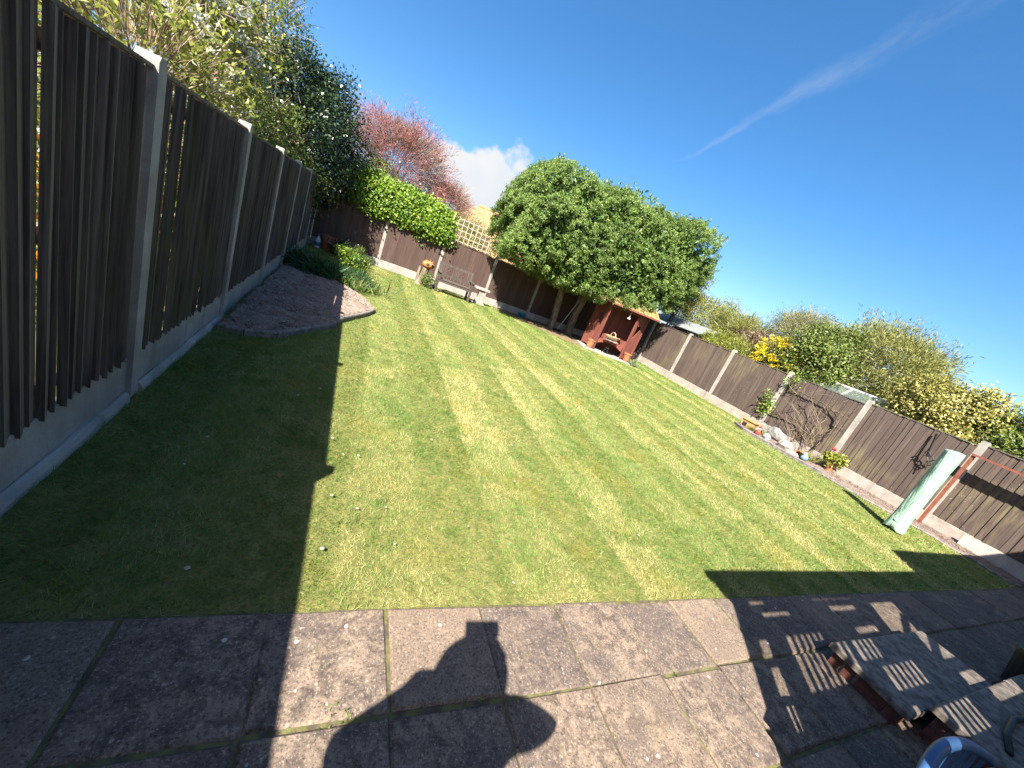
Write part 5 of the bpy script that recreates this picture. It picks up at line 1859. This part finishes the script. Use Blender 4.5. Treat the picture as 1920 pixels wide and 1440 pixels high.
# ------------------------------------------------------------------ behind the camera: what casts the near shadows
def conservatory():
    """slatted, glazed side of the house; its gaps let bars of sun on to the patio"""
    t = empty('conservatory', (1.75, -0.25, 0), 0, 'framed conservatory wall of the house at the patio edge', 'conservatory')
    x1 = 5.72
    openings = [(1.885, 2.005, 1.02, 1.49), (1.875, 1.995, 1.51, 1.72), (1.92, 2.12, 2.03, 2.11), (2.03, 2.40, 1.89, 1.98), (2.20, 2.68, 1.22, 1.73), (2.82, 3.52, 2.05, 2.11), (3.03, 3.48, 1.90, 2.01), (2.74, 3.05, 1.42, 1.65), (2.92, 3.42, 1.16, 1.40), (3.22, 3.60, 1.62, 1.74), (3.80, 4.30, 1.30, 2.02), (3.95, 4.5, 0.95, 1.22), (2.95, 3.55, 0.85, 1.10)]
    xs = sorted({1.75, x1} | {o[0] for o in openings} | {o[1] for o in openings})
    zs = sorted({0.0, 2.42} | {o[2] for o in openings} | {o[3] for o in openings})
    mb = MB()
    for i in range(len(xs) - 1):
        run = None
        for j in range(len(zs) - 1):
            cx, cz = (xs[i] + xs[i + 1]) / 2, (zs[j] + zs[j + 1]) / 2
            hole = any(o[0] < cx < o[1] and o[2] < cz < o[3] for o in openings)
            if not hole:
                if run is None:
                    run = zs[j]
            else:
                if run is not None:
                    mb.box(xs[i] - 1.75, xs[i + 1] - 1.75, -0.02, 0.02, run, zs[j])
                run = None
        if run is not None:
            mb.box(xs[i] - 1.75, xs[i + 1] - 1.75, -0.02, 0.02, run, zs[-1])
    mb.build('wall', WHITE, t, fix=False)
    for (a, b, c, d) in openings:
        if (b - a) > 0.28 and (d - c) > 0.2 and a < 3.6:
            k = int((b - a) / 0.075)
            for i in range(1, k):
                x = a + (b - a) * i / k
                MB().box(x - 1.75 - 0.014, x - 1.75 + 0.014, -0.02, 0.0, c, d).build('slat', WHITE, t)
    for (a, b, c, d) in openings:
        MB().box(a - 1.75 - 0.005, b - 1.75 + 0.005, 0.021, 0.025, c - 0.005, d + 0.005).build('pane', GLASS, t)
    MB().beam((3.82 - 1.75, 0, 1.32), (4.28 - 1.75, 0, 1.80), 0.03, 0.06, (0, 1, 0)).build('brace', WHITE, t)
    MB().tube([(1.55 - 1.75, 0.0, 2.42), (x1 - 1.75, 0.0, 2.46)], 0.05, 10).build('gutter', WHITE, t)
    MB().add([(-0.03, -0.02, 2.1), (-0.20, -0.02, 2.42), (0.0, -0.02, 2.42), (-0.03, 0.02, 2.1), (-0.20, 0.02, 2.42), (0.0, 0.02, 2.42)], [(0, 1, 2), (5, 4, 3), (0, 3, 4, 1), (1, 4, 5, 2), (2, 5, 3, 0)]).build('eave_bracket', WHITE, t)


conservatory()
t = empty('house', (5.68, -0.27, 0), 0, 'rendered house wall at the far end of the patio', 'house')
MB().box(0, 5.4, -4.0, 0, 0, 3.10).build('wall', RENDERWALL, t)
MB().add([(0, -4.0, 3.103), (5.4, -4.0, 3.103), (5.4, 0.0, 3.103), (0, 0.0, 3.103), (0.6, -2.0, 3.9), (4.8, -2.0, 3.9)], [(0, 1, 5, 4), (2, 3, 4, 5), (1, 2, 5), (3, 0, 4), (3, 2, 1, 0)]).build('roof', TILE, t)


MB().box(-10.5, -0.1, -9.0, -2.95, 0, 2.5).build('main_wall', RENDERWALL, t)
MB().add([(-10.9, -3.0 + 0.4, 2.45), (0.3, -2.6, 2.45), (0.3, -9.4, 2.45), (-10.9, -9.4, 2.45), (-8.0, -6.0, 4.4), (-2.6, -6.0, 4.4)], [(0, 1, 5, 4), (2, 3, 4, 5), (1, 2, 5), (3, 0, 4), (3, 2, 1, 0)]).build('main_roof', TILE, t)
w_ = MB().box(-7.4, -5.6, -2.94, -2.90, 0.9, 2.1).build('window', WHITE, t)
MB().box(-7.3, -5.7, -2.895, -2.89, 1.0, 2.0).build('pane', GLASS, w_)
MB().box(-4.9, -3.95, -2.94, -2.89, 0.02, 2.05).build('door', WHITE, t)


# the person taking the photograph: one skinned figure, only its shadow is in view
def photographer():
    t = empty('person', (-0.10, -0.42, 0), 0, 'person in dark clothes holding up a phone to photograph the garden', 'person')
    ox, oy = -0.10, -0.42
    fwd = Vector((0.30, 0.954, 0)).normalized()
    left = Vector((-0.954, 0.30, 0)).normalized()
    B = Vector((-0.13, -0.20, 0))

    def P(f, l, z):
        v = B + fwd * f + left * l
        return (v.x - ox, v.y - oy, z)
    J = {}
    verts = []
    rad = []
    edges = []

    def J_(name, pos, r, par=None):
        J[name] = len(verts)
        verts.append(pos)
        rad.append(r)
        if par:
            edges.append((J[par], J[name]))
    J_('pelvis', P(0, 0, 0.94), (0.24, 0.14))
    J_('waist', P(0.0, 0.05, 1.10), (0.36, 0.16), 'pelvis')
    J_('chest', P(0.0, 0.03, 1.27), (0.29, 0.14), 'waist')
    J_('upper', P(0.0, 0, 1.42), (0.15, 0.10), 'chest')
    J_('neck', P(0.03, 0, 1.51), (0.065, 0.055), 'upper')
    J_('chin', P(0.05, 0, 1.57), (0.08, 0.075), 'neck')
    J_('head', P(0.055, 0, 1.64), (0.095, 0.098), 'chin')
    J_('crown', P(0.05, 0, 1.71), (0.072, 0.075), 'head')
    for s, n in ((1, 'l'), (-1, 'r')):
        J_('hip' + n, P(0, 0.10 * s, 0.88), (0.10, 0.10), 'pelvis')
        J_('knee' + n, P(0.02, 0.12 * s, 0.48), (0.065, 0.065), 'hip' + n)
        J_('ankle' + n, P(-0.02, 0.13 * s, 0.09), (0.042, 0.042), 'knee' + n)
        J_('toe' + n, P(0.17, 0.15 * s, 0.05), (0.04, 0.035), 'ankle' + n)
        J_('sho' + n, P(0.0, 0.20 * s, 1.42), (0.08, 0.08), 'upper')
    # elbows and hands in world terms
    def Wp(x, y, z):
        return (x - ox, y - oy, z)
    J_('elbl', Wp(-0.48, -0.14, 1.22), (0.085, 0.085), 'shol')
    J_('wril', Wp(-0.20, -0.10, 1.50), (0.032, 0.032), 'elbl')
    J_('palml', Wp(-0.155, -0.03, 1.57), (0.034, 0.022), 'wril')
    J_('elbr', Wp(0.30, -0.25, 1.36), (0.075, 0.075), 'shor')
    J_('wrir', Wp(0.01, -0.20, 1.46), (0.045, 0.045), 'elbr')
    J_('palmr', Wp(0.02, -0.11, 1.57), (0.034, 0.022), 'wrir')
    # fingers: four and a thumb on each hand, curled round the phone's ends
    for n, base, e, dn in (('l', Vector((-0.155, -0.03, 1.57)), Vector((0.035, 0.0, 0.045)), Vector((0.0, -0.012, 0.0))), ('r', Vector((0.02, -0.11, 1.57)), Vector((-0.03, 0.02, 0.045)), Vector((0.0, -0.012, 0)))):
        for k in range(4):
            off = Vector((0.006 * k, -0.012 * k, 0.016 * (k - 1.2)))
            a = base + off + e * 0.55
            b = base + off + e * (0.95 + 0.12 * (1.5 - abs(k - 1.5))) + dn
            J_('f%s%da' % (n, k), Wp(*a), (0.009, 0.009), 'palm' + n)
            J_('f%s%db' % (n, k), Wp(*b), (0.008, 0.008), 'f%s%da' % (n, k))
        a = base + Vector((0.0, -0.02, -0.02)) + e * 0.3
        b = a + e * 0.5 + Vector((0, -0.02, 0))
        J_('t%sa' % n, Wp(*a), (0.011, 0.011), 'palm' + n)
        J_('t%sb' % n, Wp(*b), (0.009, 0.009), 't%sa' % n)
    me = bpy.data.meshes.new('body')
    me.from_pydata(verts, edges, [])
    me.update()
    o = link_mesh('body', me, CLOTH_DK, t)
    md = o.modifiers.new('skin', 'SKIN')
    sv = me.skin_vertices[0].data
    for i, r in enumerate(rad):
        sv[i].radius = r
        sv[i].use_root = (i == 0)
    o.modifiers.new('sub', 'SUBSURF').levels = 1
    o.modifiers['sub'].render_levels = 2
    # hair cap
    hp = P(0.0, 0.02, 1.66)
    mb = MB()
    mb.lathe([(0.10, -0.30), (0.15, -0.26), (0.155, -0.15), (0.16, -0.05), (0.13, 0.03), (0.09, 0.09), (0.02, 0.112)], 14, c=hp, wob=0.05, rnd=R)
    mb.build('hair', HAIR, t, smooth=True)
    # phone just behind the lens
    ph = empty('phone', CAM_POS, 0, 'black mobile phone held up in both hands', 'phone')
    m = Matrix(((RV.x, UV.x, -FV.x), (RV.y, UV.y, -FV.y), (RV.z, UV.z, -FV.z)))
    ph.rotation_euler = m.to_euler()
    MB().slab(-0.145, 0.018, -0.055, 0.022, 0.012, 0.020, 0.002).build('case', BLACK, ph)


photographer()
print('objects', len(bpy.data.objects))
